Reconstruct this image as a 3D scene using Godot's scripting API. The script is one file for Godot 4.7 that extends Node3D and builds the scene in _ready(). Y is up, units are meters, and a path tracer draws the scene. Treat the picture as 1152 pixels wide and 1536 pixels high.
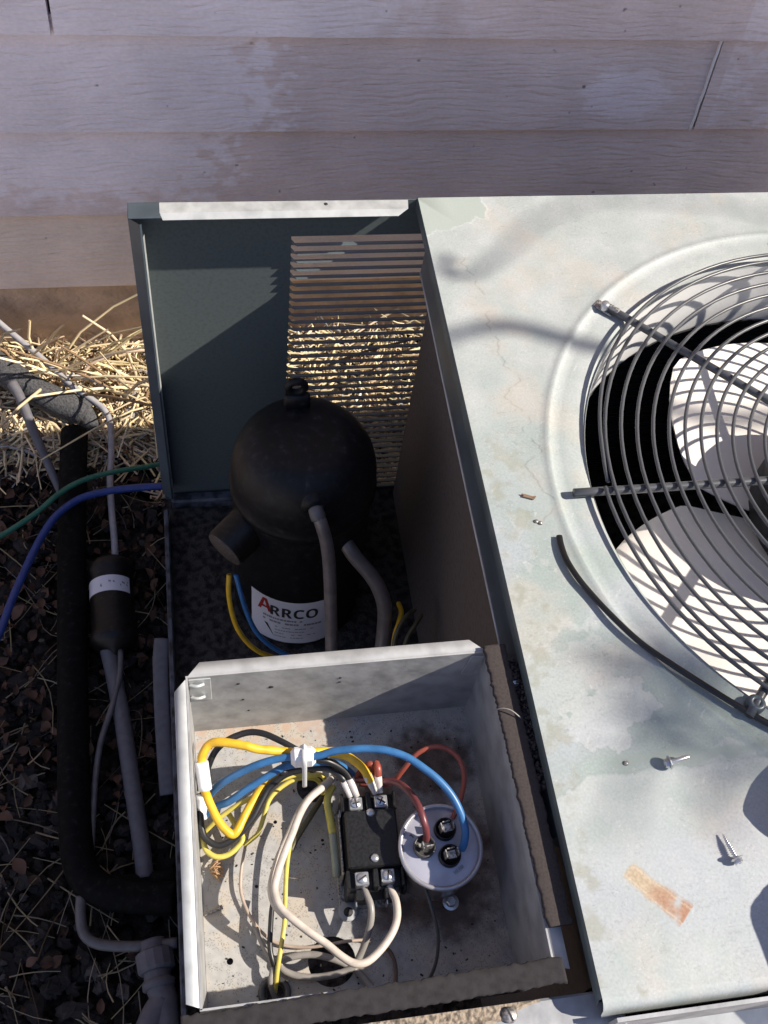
extends Node3D
# An opened outdoor air conditioner beside a lap-sided house wall. Metres, y up, x along the wall, z away from it.
const H := 0.5837          # height of the top panel
const WZ := -0.348         # plane of the wall
const GY := -0.05          # ground
const SUN_DIR := Vector3(-1.0, -0.93, -0.23)
const PATHS := {
	"yellow_thick": [Vector3(0.1762, 0.5000, 0.6328), Vector3(0.1632, 0.5120, 0.6347), Vector3(0.1472, 0.5200, 0.6368), Vector3(0.1365, 0.5220, 0.6382), Vector3(0.1256, 0.5240, 0.6360), Vector3(0.0986, 0.5320, 0.6339), Vector3(0.0852, 0.5360, 0.6305), Vector3(0.0652, 0.5360, 0.6254), Vector3(0.0560, 0.5320, 0.6253), Vector3(0.0505, 0.5270, 0.6307), Vector3(0.0489, 0.5220, 0.6358), Vector3(0.0492, 0.5080, 0.6534), Vector3(0.0509, 0.5000, 0.6580), Vector3(0.0547, 0.4920, 0.6675), Vector3(0.0612, 0.4820, 0.6792), Vector3(0.0698, 0.4740, 0.6865), Vector3(0.0752, 0.4740, 0.6841), Vector3(0.0831, 0.4740, 0.6708), Vector3(0.0936, 0.4760, 0.6557), Vector3(0.1026, 0.4780, 0.6463), Vector3(0.1127, 0.4780, 0.6399), Vector3(0.1263, 0.4780, 0.6357), Vector3(0.1409, 0.4800, 0.6336)],
	"yellow_branch": [Vector3(0.1474, 0.5150, 0.6373), Vector3(0.1624, 0.5180, 0.6388), Vector3(0.1737, 0.5180, 0.6424), Vector3(0.1817, 0.5140, 0.6472), Vector3(0.1876, 0.5080, 0.6512), Vector3(0.1917, 0.5020, 0.6561), Vector3(0.1939, 0.4980, 0.6605)],
	"blue_upper": [Vector3(0.0437, 0.4680, 0.6610), Vector3(0.0497, 0.4780, 0.6552), Vector3(0.0579, 0.4920, 0.6512), Vector3(0.0688, 0.5050, 0.6485), Vector3(0.0864, 0.5170, 0.6450), Vector3(0.1048, 0.5250, 0.6427), Vector3(0.1248, 0.5300, 0.6424), Vector3(0.1456, 0.5350, 0.6459), Vector3(0.1602, 0.5410, 0.6454), Vector3(0.1742, 0.5450, 0.6466), Vector3(0.1905, 0.5470, 0.6484), Vector3(0.2060, 0.5480, 0.6522), Vector3(0.2219, 0.5470, 0.6594), Vector3(0.2360, 0.5450, 0.6708), Vector3(0.2473, 0.5420, 0.6815), Vector3(0.2569, 0.5370, 0.6942), Vector3(0.2631, 0.5300, 0.7082), Vector3(0.2657, 0.5220, 0.7202), Vector3(0.2645, 0.5130, 0.7283), Vector3(0.2623, 0.5090, 0.7314)],
	"blue_lower": [Vector3(0.0438, 0.4620, 0.6663), Vector3(0.0568, 0.4760, 0.6620), Vector3(0.0699, 0.4860, 0.6613), Vector3(0.0855, 0.4960, 0.6555), Vector3(0.1046, 0.5050, 0.6487), Vector3(0.1212, 0.5110, 0.6435), Vector3(0.1423, 0.5120, 0.6430), Vector3(0.1569, 0.5050, 0.6413), Vector3(0.1684, 0.4940, 0.6410), Vector3(0.1774, 0.4820, 0.6432), Vector3(0.1836, 0.4740, 0.6472)],
	"black_upper": [Vector3(0.0434, 0.4620, 0.6626), Vector3(0.0468, 0.4740, 0.6512), Vector3(0.0503, 0.4900, 0.6401), Vector3(0.0546, 0.5020, 0.6315), Vector3(0.0611, 0.5100, 0.6229), Vector3(0.0721, 0.5140, 0.6157), Vector3(0.0887, 0.5160, 0.6114), Vector3(0.1025, 0.5180, 0.6142), Vector3(0.1170, 0.5200, 0.6232), Vector3(0.1324, 0.5190, 0.6336), Vector3(0.1469, 0.5160, 0.6413), Vector3(0.1573, 0.5140, 0.6441), Vector3(0.1667, 0.5080, 0.6477), Vector3(0.1732, 0.5020, 0.6518), Vector3(0.1765, 0.4980, 0.6562)],
	"black_lower": [Vector3(0.0442, 0.4740, 0.6570), Vector3(0.0441, 0.4720, 0.6695), Vector3(0.0447, 0.4700, 0.6784), Vector3(0.0477, 0.4680, 0.6863), Vector3(0.0571, 0.4660, 0.6926), Vector3(0.0665, 0.4670, 0.6916), Vector3(0.0761, 0.4700, 0.6866), Vector3(0.0886, 0.4740, 0.6750), Vector3(0.0979, 0.4780, 0.6616), Vector3(0.1045, 0.4810, 0.6524), Vector3(0.1120, 0.4840, 0.6469), Vector3(0.1231, 0.4880, 0.6421), Vector3(0.1396, 0.4940, 0.6417), Vector3(0.1558, 0.4980, 0.6442), Vector3(0.1641, 0.4990, 0.6491), Vector3(0.1690, 0.4980, 0.6542), Vector3(0.1712, 0.4960, 0.6568)],
	"thin_yellow_upper": [Vector3(0.0458, 0.4520, 0.6766), Vector3(0.0515, 0.4560, 0.6725), Vector3(0.0608, 0.4620, 0.6669), Vector3(0.0767, 0.4680, 0.6597), Vector3(0.0901, 0.4720, 0.6552), Vector3(0.1011, 0.4750, 0.6500), Vector3(0.1160, 0.4770, 0.6437), Vector3(0.1344, 0.4760, 0.6396), Vector3(0.1453, 0.4730, 0.6410), Vector3(0.1529, 0.4700, 0.6401), Vector3(0.1579, 0.4620, 0.6428), Vector3(0.1576, 0.4500, 0.6462), Vector3(0.1564, 0.4360, 0.6464)],
	"thin_yellow_lower": [Vector3(0.0444, 0.4620, 0.6795), Vector3(0.0456, 0.4600, 0.6884), Vector3(0.0481, 0.4590, 0.6949), Vector3(0.0553, 0.4580, 0.7001), Vector3(0.0646, 0.4580, 0.6999), Vector3(0.0737, 0.4590, 0.6948), Vector3(0.0795, 0.4600, 0.6863), Vector3(0.0723, 0.4580, 0.6706), Vector3(0.0691, 0.4560, 0.6635)],
	"thin_yellow_middle": [Vector3(0.0803, 0.4500, 0.6906), Vector3(0.0877, 0.4530, 0.6869), Vector3(0.0940, 0.4570, 0.6823), Vector3(0.0997, 0.4620, 0.6700), Vector3(0.1054, 0.4660, 0.6573), Vector3(0.1145, 0.4680, 0.6490), Vector3(0.1296, 0.4690, 0.6417), Vector3(0.1444, 0.4660, 0.6409), Vector3(0.1520, 0.4580, 0.6421), Vector3(0.1552, 0.4400, 0.6438)],
	"tan_thin": [Vector3(0.0896, 0.4520, 0.6608), Vector3(0.0863, 0.4520, 0.6739), Vector3(0.0814, 0.4500, 0.6919), Vector3(0.0774, 0.4490, 0.7076), Vector3(0.0754, 0.4480, 0.7199), Vector3(0.0752, 0.4470, 0.7311), Vector3(0.0789, 0.4460, 0.7448), Vector3(0.0859, 0.4460, 0.7590), Vector3(0.0963, 0.4460, 0.7712), Vector3(0.1083, 0.4460, 0.7781), Vector3(0.1239, 0.4470, 0.7818), Vector3(0.1386, 0.4490, 0.7829), Vector3(0.1616, 0.4500, 0.7820), Vector3(0.1780, 0.4480, 0.7825), Vector3(0.1826, 0.4460, 0.7837)],
	"white_long": [Vector3(0.1678, 0.4620, 0.6375), Vector3(0.1634, 0.4700, 0.6449), Vector3(0.1531, 0.4800, 0.6554), Vector3(0.1398, 0.4860, 0.6664), Vector3(0.1300, 0.4900, 0.6804), Vector3(0.1212, 0.4930, 0.6984), Vector3(0.1122, 0.4940, 0.7159), Vector3(0.1058, 0.4950, 0.7311), Vector3(0.1026, 0.4950, 0.7428), Vector3(0.1053, 0.4960, 0.7563), Vector3(0.1137, 0.4960, 0.7668), Vector3(0.1279, 0.4940, 0.7797), Vector3(0.1411, 0.4920, 0.7902), Vector3(0.1521, 0.4910, 0.8007), Vector3(0.1623, 0.4900, 0.8074), Vector3(0.1734, 0.4890, 0.8070), Vector3(0.1870, 0.4880, 0.7976), Vector3(0.1980, 0.4860, 0.7853), Vector3(0.2033, 0.4840, 0.7737), Vector3(0.2044, 0.4810, 0.7605), Vector3(0.2025, 0.4780, 0.7523), Vector3(0.2011, 0.4760, 0.7472)],
	"white_twin": [Vector3(0.1616, 0.4620, 0.6432), Vector3(0.1501, 0.4720, 0.6536), Vector3(0.1380, 0.4760, 0.6641), Vector3(0.1284, 0.4780, 0.6770), Vector3(0.1184, 0.4800, 0.6954), Vector3(0.1088, 0.4820, 0.7122), Vector3(0.1022, 0.4840, 0.7289), Vector3(0.0995, 0.4850, 0.7410), Vector3(0.1018, 0.4860, 0.7535), Vector3(0.1098, 0.4860, 0.7641)],
	"olive_shadowed": [Vector3(0.1550, 0.4480, 0.6541), Vector3(0.1448, 0.4500, 0.6674), Vector3(0.1351, 0.4500, 0.6798), Vector3(0.1282, 0.4490, 0.6885), Vector3(0.1213, 0.4470, 0.6991)],
	"gray_left_terminal": [Vector3(0.1788, 0.4760, 0.7446), Vector3(0.1805, 0.4780, 0.7520), Vector3(0.1827, 0.4790, 0.7608), Vector3(0.1823, 0.4760, 0.7705), Vector3(0.1786, 0.4680, 0.7818), Vector3(0.1735, 0.4590, 0.7918), Vector3(0.1672, 0.4530, 0.8006), Vector3(0.1588, 0.4500, 0.8054), Vector3(0.1417, 0.4480, 0.8071), Vector3(0.1238, 0.4470, 0.8058), Vector3(0.1097, 0.4470, 0.8004), Vector3(0.1040, 0.4470, 0.7949), Vector3(0.1072, 0.4470, 0.7900), Vector3(0.1176, 0.4480, 0.7882), Vector3(0.1322, 0.4490, 0.7891), Vector3(0.1476, 0.4500, 0.7944), Vector3(0.1595, 0.4490, 0.8005), Vector3(0.1681, 0.4460, 0.8063), Vector3(0.1742, 0.4450, 0.8133), Vector3(0.1798, 0.4450, 0.8224)],
	"yellow_drop": [Vector3(0.1290, 0.4620, 0.6756), Vector3(0.1211, 0.4640, 0.6957), Vector3(0.1153, 0.4640, 0.7206), Vector3(0.1120, 0.4640, 0.7451), Vector3(0.1098, 0.4630, 0.7633), Vector3(0.1055, 0.4620, 0.7809), Vector3(0.1014, 0.4580, 0.7966), Vector3(0.0989, 0.4500, 0.8080), Vector3(0.0975, 0.4360, 0.8133)],
	"black_drop": [Vector3(0.1032, 0.4620, 0.7413), Vector3(0.1001, 0.4620, 0.7510), Vector3(0.0977, 0.4620, 0.7660), Vector3(0.0960, 0.4610, 0.7807), Vector3(0.0969, 0.4590, 0.7899), Vector3(0.0982, 0.4560, 0.7948)],
	"gray_drop": [Vector3(0.0857, 0.4490, 0.7618), Vector3(0.0893, 0.4500, 0.7733), Vector3(0.0940, 0.4530, 0.7852), Vector3(0.0978, 0.4540, 0.7933), Vector3(0.0961, 0.4530, 0.8003), Vector3(0.0945, 0.4500, 0.8069), Vector3(0.0963, 0.4400, 0.8138), Vector3(0.0994, 0.4300, 0.8189)],
	"yellow_sheathed": [Vector3(0.1631, 0.4700, 0.6524), Vector3(0.1592, 0.4720, 0.6589), Vector3(0.1566, 0.4720, 0.6660), Vector3(0.1572, 0.4700, 0.6776), Vector3(0.1585, 0.4680, 0.6939)],
	"clear_sheath": [Vector3(0.1585, 0.4680, 0.6939), Vector3(0.1587, 0.4650, 0.7096), Vector3(0.1587, 0.4620, 0.7216), Vector3(0.1587, 0.4580, 0.7286)],
	"maroon_short": [Vector3(0.1779, 0.4700, 0.6465), Vector3(0.1904, 0.4800, 0.6526), Vector3(0.2045, 0.4900, 0.6588), Vector3(0.2151, 0.4980, 0.6633), Vector3(0.2217, 0.5080, 0.6717), Vector3(0.2267, 0.5180, 0.6852), Vector3(0.2293, 0.5260, 0.6986), Vector3(0.2317, 0.5240, 0.7108), Vector3(0.2337, 0.5140, 0.7172), Vector3(0.2335, 0.5080, 0.7199)],
	"red_loop": [Vector3(0.1887, 0.4660, 0.6512), Vector3(0.2032, 0.4740, 0.6568), Vector3(0.2151, 0.4860, 0.6597), Vector3(0.2243, 0.4980, 0.6538), Vector3(0.2364, 0.5100, 0.6446), Vector3(0.2505, 0.5140, 0.6407), Vector3(0.2624, 0.5140, 0.6426), Vector3(0.2723, 0.5120, 0.6503), Vector3(0.2765, 0.5100, 0.6624), Vector3(0.2750, 0.5090, 0.6747), Vector3(0.2686, 0.5090, 0.6903), Vector3(0.2627, 0.5090, 0.6997), Vector3(0.2599, 0.5070, 0.7040)],
	"red_stub_left": [Vector3(0.1848, 0.4740, 0.6474), Vector3(0.1883, 0.4860, 0.6464), Vector3(0.1921, 0.4980, 0.6461), Vector3(0.1960, 0.5020, 0.6461), Vector3(0.1984, 0.4980, 0.6487), Vector3(0.1994, 0.4880, 0.6526)],
	"red_stub_right": [Vector3(0.2008, 0.5020, 0.6460), Vector3(0.2013, 0.5040, 0.6499), Vector3(0.2016, 0.5030, 0.6533), Vector3(0.2014, 0.5000, 0.6565)],
	"gray_thin_right": [Vector3(0.2164, 0.4920, 0.7034), Vector3(0.2166, 0.4930, 0.7125), Vector3(0.2173, 0.4920, 0.7244), Vector3(0.2227, 0.4890, 0.7407), Vector3(0.2300, 0.4850, 0.7534), Vector3(0.2348, 0.4800, 0.7743), Vector3(0.2371, 0.4740, 0.7896), Vector3(0.2350, 0.4660, 0.8054), Vector3(0.2309, 0.4580, 0.8157), Vector3(0.2256, 0.4500, 0.8231)],
	"brown_arc": [Vector3(0.1909, 0.4460, 0.7913), Vector3(0.1965, 0.4470, 0.7922), Vector3(0.2005, 0.4470, 0.8008), Vector3(0.2007, 0.4460, 0.8119), Vector3(0.1976, 0.4460, 0.8253)],
	"tie_tail": [Vector3(0.1356, 0.5400, 0.6407), Vector3(0.1351, 0.5410, 0.6506), Vector3(0.1354, 0.5250, 0.6543), Vector3(0.1360, 0.5050, 0.6556), Vector3(0.1365, 0.4900, 0.6565)],
	"black_pipe": [Vector3(-0.1401, 0.0000, -0.1333), Vector3(-0.1414, -0.0020, -0.0656), Vector3(-0.1423, -0.0080, 0.0559), Vector3(-0.1410, -0.0120, 0.1701), Vector3(-0.1382, -0.0140, 0.2982), Vector3(-0.1354, -0.0140, 0.4167), Vector3(-0.1324, -0.0140, 0.4995), Vector3(-0.1269, -0.0160, 0.5518), Vector3(-0.1135, -0.0180, 0.5799), Vector3(-0.0919, -0.0180, 0.5958), Vector3(-0.0544, -0.0160, 0.6064), Vector3(-0.0067, -0.0120, 0.6154)],
	"gray_pipe": [Vector3(-0.3158, 0.0600, -0.3010), Vector3(-0.2637, 0.0450, -0.2470), Vector3(-0.2128, 0.0300, -0.2103), Vector3(-0.1721, 0.0180, -0.1871), Vector3(-0.1396, 0.0080, -0.1766), Vector3(-0.1236, 0.0000, -0.1681)],
	"thin_upper": [Vector3(-0.2719, 0.0800, -0.3318), Vector3(-0.2506, 0.0750, -0.3060), Vector3(-0.1900, 0.0500, -0.2530), Vector3(-0.1391, 0.0300, -0.2034), Vector3(-0.1034, 0.0180, -0.1775), Vector3(-0.0882, 0.0120, -0.1591), Vector3(-0.0826, 0.0060, -0.1360), Vector3(-0.0823, 0.0000, -0.0865), Vector3(-0.0849, -0.0040, -0.0372), Vector3(-0.0824, -0.0080, 0.0236), Vector3(-0.0786, -0.0080, 0.0789), Vector3(-0.0778, -0.0080, 0.1204)],
	"flat_tube": [Vector3(-0.2315, 0.0500, -0.1988), Vector3(-0.2178, 0.0400, -0.1718), Vector3(-0.1988, 0.0200, -0.1190), Vector3(-0.1797, -0.0100, -0.0740), Vector3(-0.1633, -0.0300, -0.0350)],
	"twin_a": [Vector3(-0.0892, -0.0120, 0.2567), Vector3(-0.0820, -0.0140, 0.2932), Vector3(-0.0716, -0.0160, 0.3545), Vector3(-0.0625, -0.0180, 0.4228), Vector3(-0.0531, -0.0200, 0.4973), Vector3(-0.0464, -0.0220, 0.5506), Vector3(-0.0438, -0.0240, 0.5830)],
	"capillary": [Vector3(-0.0708, -0.0060, 0.2613), Vector3(-0.0718, -0.0040, 0.2988), Vector3(-0.0832, -0.0060, 0.3476), Vector3(-0.0980, -0.0100, 0.3935), Vector3(-0.1054, -0.0140, 0.4387), Vector3(-0.1091, -0.0180, 0.4919), Vector3(-0.1120, -0.0240, 0.5427)],
	"elbow": [Vector3(-0.1233, -0.0180, 0.5979), Vector3(-0.1238, -0.0180, 0.6224), Vector3(-0.1195, -0.0180, 0.6430), Vector3(-0.1065, -0.0180, 0.6557), Vector3(-0.0837, -0.0170, 0.6626), Vector3(-0.0471, -0.0160, 0.6672), Vector3(-0.0054, -0.0140, 0.6687)],
	"cross": [Vector3(-0.1196, -0.0260, 0.5755), Vector3(-0.0928, -0.0260, 0.5853), Vector3(-0.0592, -0.0260, 0.5875), Vector3(-0.0066, -0.0260, 0.5868)],
	"bracket": [Vector3(-0.0111, 0.0100, 0.2565), Vector3(-0.0143, 0.0040, 0.2871), Vector3(-0.0150, -0.0060, 0.3542), Vector3(-0.0137, -0.0140, 0.4198), Vector3(-0.0114, -0.0200, 0.4762)],
	"pvc": [Vector3(-0.0368, -0.0200, 0.6621), Vector3(-0.0323, -0.0180, 0.6890), Vector3(-0.0296, -0.0160, 0.7129), Vector3(-0.0237, -0.0160, 0.7326), Vector3(-0.0203, -0.0160, 0.7774)],
	"pvc_branch": [Vector3(-0.0237, -0.0160, 0.7326), Vector3(-0.0383, -0.0140, 0.7534), Vector3(-0.0481, -0.0120, 0.7815)],
	"blue_hose": [Vector3(-0.2547, 0.0300, 0.2972), Vector3(-0.2317, 0.0300, 0.2362), Vector3(-0.2178, 0.0300, 0.1864), Vector3(-0.1997, 0.0300, 0.1327), Vector3(-0.1810, 0.0280, 0.0825), Vector3(-0.1592, 0.0260, 0.0426), Vector3(-0.1267, 0.0240, 0.0144), Vector3(-0.0871, 0.0220, 0.0023), Vector3(-0.0470, 0.0200, -0.0025), Vector3(-0.0003, 0.0180, -0.0044), Vector3(0.0552, 0.0120, -0.0084)],
	"green_hose": [Vector3(-0.2674, 0.0300, 0.0874), Vector3(-0.2397, 0.0300, 0.0769), Vector3(-0.2121, 0.0300, 0.0579), Vector3(-0.1841, 0.0300, 0.0349), Vector3(-0.1613, 0.0300, 0.0110), Vector3(-0.1364, 0.0280, -0.0096), Vector3(-0.1071, 0.0240, -0.0254), Vector3(-0.0674, 0.0160, -0.0399), Vector3(-0.0168, 0.0000, -0.0583), Vector3(0.0577, -0.0200, -0.0920), Vector3(0.1926, -0.0340, -0.1284), Vector3(0.3327, -0.0360, -0.1513), Vector3(0.4285, -0.0360, -0.1631), Vector3(0.5265, -0.0360, -0.1751)],
	"comp_pipe": [Vector3(0.1916, 0.3489, 0.2607), Vector3(0.1941, 0.3479, 0.2756), Vector3(0.1990, 0.3386, 0.2871), Vector3(0.2057, 0.3116, 0.2982), Vector3(0.2099, 0.2732, 0.3089), Vector3(0.2125, 0.2213, 0.3278), Vector3(0.2140, 0.1694, 0.3490), Vector3(0.2147, 0.1227, 0.3747), Vector3(0.2168, 0.0604, 0.4052)],
	"comp_pipe2": [Vector3(0.2342, 0.2472, 0.2456), Vector3(0.2405, 0.2420, 0.2611), Vector3(0.2516, 0.2316, 0.2759), Vector3(0.2695, 0.2140, 0.2912), Vector3(0.2820, 0.1932, 0.3045), Vector3(0.2889, 0.1683, 0.3176), Vector3(0.2895, 0.1330, 0.3323), Vector3(0.2863, 0.1019, 0.3517), Vector3(0.2808, 0.0500, 0.3873)],
	"comp_yellow": [Vector3(0.0880, 0.2005, 0.2684), Vector3(0.0860, 0.1798, 0.2794), Vector3(0.0875, 0.1538, 0.2903), Vector3(0.0932, 0.1227, 0.3024), Vector3(0.1047, 0.0967, 0.3124), Vector3(0.1204, 0.0760, 0.3198), Vector3(0.1425, 0.0552, 0.3220), Vector3(0.1792, 0.0396, 0.3324)],
	"comp_blue": [Vector3(0.0964, 0.2057, 0.2720), Vector3(0.1006, 0.1849, 0.2835), Vector3(0.1072, 0.1538, 0.2970), Vector3(0.1175, 0.1227, 0.3106), Vector3(0.1312, 0.1019, 0.3195), Vector3(0.1492, 0.0811, 0.3250), Vector3(0.1783, 0.0604, 0.3339)],
	"part_wire_a": [Vector3(0.3141, 0.1400, 0.2973), Vector3(0.3138, 0.1500, 0.3160), Vector3(0.3068, 0.1550, 0.3351), Vector3(0.2995, 0.1500, 0.3518), Vector3(0.2928, 0.1400, 0.3805)],
	"part_wire_b": [Vector3(0.3303, 0.1600, 0.3197), Vector3(0.3187, 0.1680, 0.3300), Vector3(0.3057, 0.1680, 0.3447), Vector3(0.2969, 0.1600, 0.3615), Vector3(0.2919, 0.1500, 0.3852)],
	"part_wire_c": [Vector3(0.3382, 0.1600, 0.3275), Vector3(0.3280, 0.1640, 0.3427), Vector3(0.3154, 0.1600, 0.3573), Vector3(0.3040, 0.1500, 0.3815)],
	"trim": [Vector3(0.3910, 0.5867, 0.4743), Vector3(0.3901, 0.5877, 0.4851), Vector3(0.3913, 0.5882, 0.5015), Vector3(0.3976, 0.5887, 0.5222), Vector3(0.4087, 0.5882, 0.5444), Vector3(0.4227, 0.5902, 0.5705), Vector3(0.4394, 0.5902, 0.5939), Vector3(0.4609, 0.5902, 0.6159), Vector3(0.4858, 0.5882, 0.6377), Vector3(0.5070, 0.5887, 0.6575), Vector3(0.5297, 0.5882, 0.6761), Vector3(0.5675, 0.5877, 0.7044)],
}

var used := {}
var M := {}
var rng := RandomNumberGenerator.new()

# ---------------------------------------------------------------- names, labels
func numbered(n: String, parent: Node) -> String:
	var k := str(parent.get_instance_id()) + "/" + n
	if not used.has(k):
		used[k] = 0
		return n
	used[k] += 1
	return "%s_%03d" % [n, used[k]]

func tag(o: Node, label := "", category := "", group := "", kind := "") -> Node:
	if label != "": o.set_meta("label", label)
	if category != "": o.set_meta("category", category)
	if group != "": o.set_meta("group", group)
	if kind != "": o.set_meta("kind", kind)
	return o

func base(called: String, label: String, category: String, group := "") -> Node3D:
	var o := Node3D.new()
	o.name = numbered(called, self)
	add_child(o, true)
	tag(o, label, category, group)
	return o

func put(called: String, st: SurfaceTool, m: Material, parent: Node = null) -> MeshInstance3D:
	st.generate_normals()
	return put_mesh(called, st.commit(), m, parent)

func put_mesh(called: String, mesh: Mesh, m: Material, parent: Node = null) -> MeshInstance3D:
	var p: Node = self if parent == null else parent
	var o := MeshInstance3D.new()
	o.mesh = mesh
	o.material_override = m
	o.name = numbered(called, p)
	p.add_child(o, true)
	return o

# moves a thing's origin to the middle of its foot, without moving what is seen
func settle(o: Node3D) -> Node3D:
	var box := AABB()
	var first := true
	for c in o.get_children():
		if c is MeshInstance3D and c.mesh:
			var b: AABB = c.transform * c.mesh.get_aabb()
			if first: box = b
			else: box = box.merge(b)
			first = false
	var at := box.position + Vector3(box.size.x * 0.5, 0, box.size.z * 0.5)
	o.position = at
	for c in o.get_children():
		if c is Node3D: c.position -= at
	return o

# ---------------------------------------------------------------- mesh helpers
func begin(smooth := true) -> SurfaceTool:
	var st := SurfaceTool.new()
	st.begin(Mesh.PRIMITIVE_TRIANGLES)
	st.set_smooth_group(0 if smooth else -1)
	return st

func tri(st: SurfaceTool, a: Vector3, b: Vector3, c: Vector3, out: Vector3) -> void:
	if (a - c).cross(a - b).dot(out) < 0.0:
		st.add_vertex(a); st.add_vertex(c); st.add_vertex(b)
	else:
		st.add_vertex(a); st.add_vertex(b); st.add_vertex(c)

func quad(st: SurfaceTool, a: Vector3, b: Vector3, c: Vector3, d: Vector3, out: Vector3) -> void:
	tri(st, a, b, c, out)
	tri(st, a, c, d, out)

# box with chamfered edges
func bx(st: SurfaceTool, c: Vector3, s: Vector3, b := 0.0, rot := Basis.IDENTITY) -> void:
	var h := s * 0.5
	var e: float = min(b, min(h.x, min(h.y, h.z)) * 0.9)
	var f := func(p: Vector3) -> Vector3: return c + rot * p
	for ax in 3:
		for sg in [-1.0, 1.0]:
			var u := (ax + 1) % 3
			var v := (ax + 2) % 3
			var q: Array = []
			for k in [[-1, -1], [1, -1], [1, 1], [-1, 1]]:
				var p := Vector3.ZERO
				p[ax] = sg * h[ax]; p[u] = k[0] * (h[u] - e); p[v] = k[1] * (h[v] - e)
				q.append(f.call(p))
			var n := Vector3.ZERO
			n[ax] = sg
			quad(st, q[0], q[1], q[2], q[3], rot * n)
			if e > 0.0 and sg > 0:
				for a in [-1.0, 1.0]:
					for bb in [-1.0, 1.0]:
						var r: Array = []
						for k in [[-1, 0], [1, 0], [1, 1], [-1, 1]]:
							var p := Vector3.ZERO
							p[ax] = k[0] * (h[ax] - e)
							p[u] = a * (h[u] - (0.0 if k[1] == 0 else e))
							p[v] = bb * (h[v] - (e if k[1] == 0 else 0.0))
							r.append(f.call(p))
						var m := Vector3.ZERO
						m[u] = a; m[v] = bb
						quad(st, r[0], r[1], r[2], r[3], rot * m)
	if e > 0.0:
		for i in [-1.0, 1.0]:
			for j in [-1.0, 1.0]:
				for k in [-1.0, 1.0]:
					var g := Vector3(i, j, k)
					var w := Vector3(i * h.x, j * h.y, k * h.z)
					tri(st, f.call(w - Vector3(0, j * e, k * e)), f.call(w - Vector3(i * e, 0, k * e)), f.call(w - Vector3(i * e, j * e, 0)), rot * g)

func smooth_path(pts: Array, sm: int) -> PackedVector3Array:
	var o := PackedVector3Array()
	var n := pts.size()
	for i in n - 1:
		var p0: Vector3 = pts[max(i - 1, 0)]
		var p1: Vector3 = pts[i]
		var p2: Vector3 = pts[i + 1]
		var p3: Vector3 = pts[min(i + 2, n - 1)]
		for k in sm:
			var t := float(k) / sm
			o.append(p1.cubic_interpolate(p2, p0, p3, t))
	o.append(pts[n - 1])
	return o

# a round tube along a smoothed path; radius may be one number or two (start, end)
func tube(st: SurfaceTool, pts: Array, r, n := 10, sm := 4, caps := true, flat := 1.0) -> void:
	var path := smooth_path(pts, sm) if sm > 1 else PackedVector3Array(pts)
	var r0: float = r[0] if r is Array else r
	var r1: float = r[1] if r is Array else r
	var last := path.size() - 1
	var up := Vector3.UP
	var t0 := (path[1] - path[0]).normalized()
	if abs(t0.dot(up)) > 0.9: up = Vector3.RIGHT
	var side := t0.cross(up).normalized()
	var rings: Array = []
	for i in last + 1:
		var t: Vector3 = (path[min(i + 1, last)] - path[max(i - 1, 0)]).normalized()
		side = (side - t * side.dot(t)).normalized()
		var nn := side.cross(t)
		var rr: float = lerp(r0, r1, float(i) / last)
		var ring := PackedVector3Array()
		for k in n:
			var a := TAU * k / n
			ring.append(path[i] + (side * cos(a) + nn * sin(a) * flat) * rr)
		rings.append(ring)
	for i in last:
		var mid := (path[i] + path[i + 1]) * 0.5
		for k in n:
			var k2 := (k + 1) % n
			var q: Vector3 = (rings[i][k] + rings[i + 1][k2]) * 0.5
			quad(st, rings[i][k], rings[i][k2], rings[i + 1][k2], rings[i + 1][k], q - mid)
	if caps:
		for e in [0, last]:
			var t: Vector3 = (path[0] - path[1]) if e == 0 else (path[last] - path[last - 1])
			for k in range(1, n - 1):
				tri(st, rings[e][0], rings[e][k], rings[e][k + 1], t)

# turned shape: profile of (radius, height) from the foot up, the solid on the inner side
func lathe(st: SurfaceTool, profile: Array, xf: Transform3D, n := 32) -> void:
	for i in profile.size() - 1:
		var p: Vector2 = profile[i]
		var q: Vector2 = profile[i + 1]
		var dv := q - p
		var nr := Vector2(dv.y, -dv.x)
		for k in n:
			var a := TAU * k / n
			var b := TAU * (k + 1) / n
			var am := (a + b) * 0.5
			var hint := xf.basis * Vector3(nr.x * cos(am), nr.y, nr.x * sin(am))
			var v := [Vector3(p.x * cos(a), p.y, p.x * sin(a)), Vector3(p.x * cos(b), p.y, p.x * sin(b)), Vector3(q.x * cos(b), q.y, q.x * sin(b)), Vector3(q.x * cos(a), q.y, q.x * sin(a))]
			if p.x < 1e-6: tri(st, xf * v[0], xf * v[2], xf * v[3], hint)
			elif q.x < 1e-6: tri(st, xf * v[0], xf * v[1], xf * v[2], hint)
			else: quad(st, xf * v[0], xf * v[1], xf * v[2], xf * v[3], hint)

# frame whose y axis runs along dir
func along(at: Vector3, dir: Vector3, roll := 0.0) -> Transform3D:
	var y := dir.normalized()
	var ref := Vector3.FORWARD if abs(y.dot(Vector3.FORWARD)) < 0.9 else Vector3.RIGHT
	var x := y.cross(ref).normalized()
	var z := x.cross(y).normalized()
	return Transform3D(Basis(x, y, z) * Basis(Vector3.UP, roll), at)

func frame(at: Vector3, yaw := 0.0, pitch := 0.0) -> Transform3D:
	return Transform3D(Basis(Vector3.UP, yaw) * Basis(Vector3.RIGHT, pitch), at)

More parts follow.
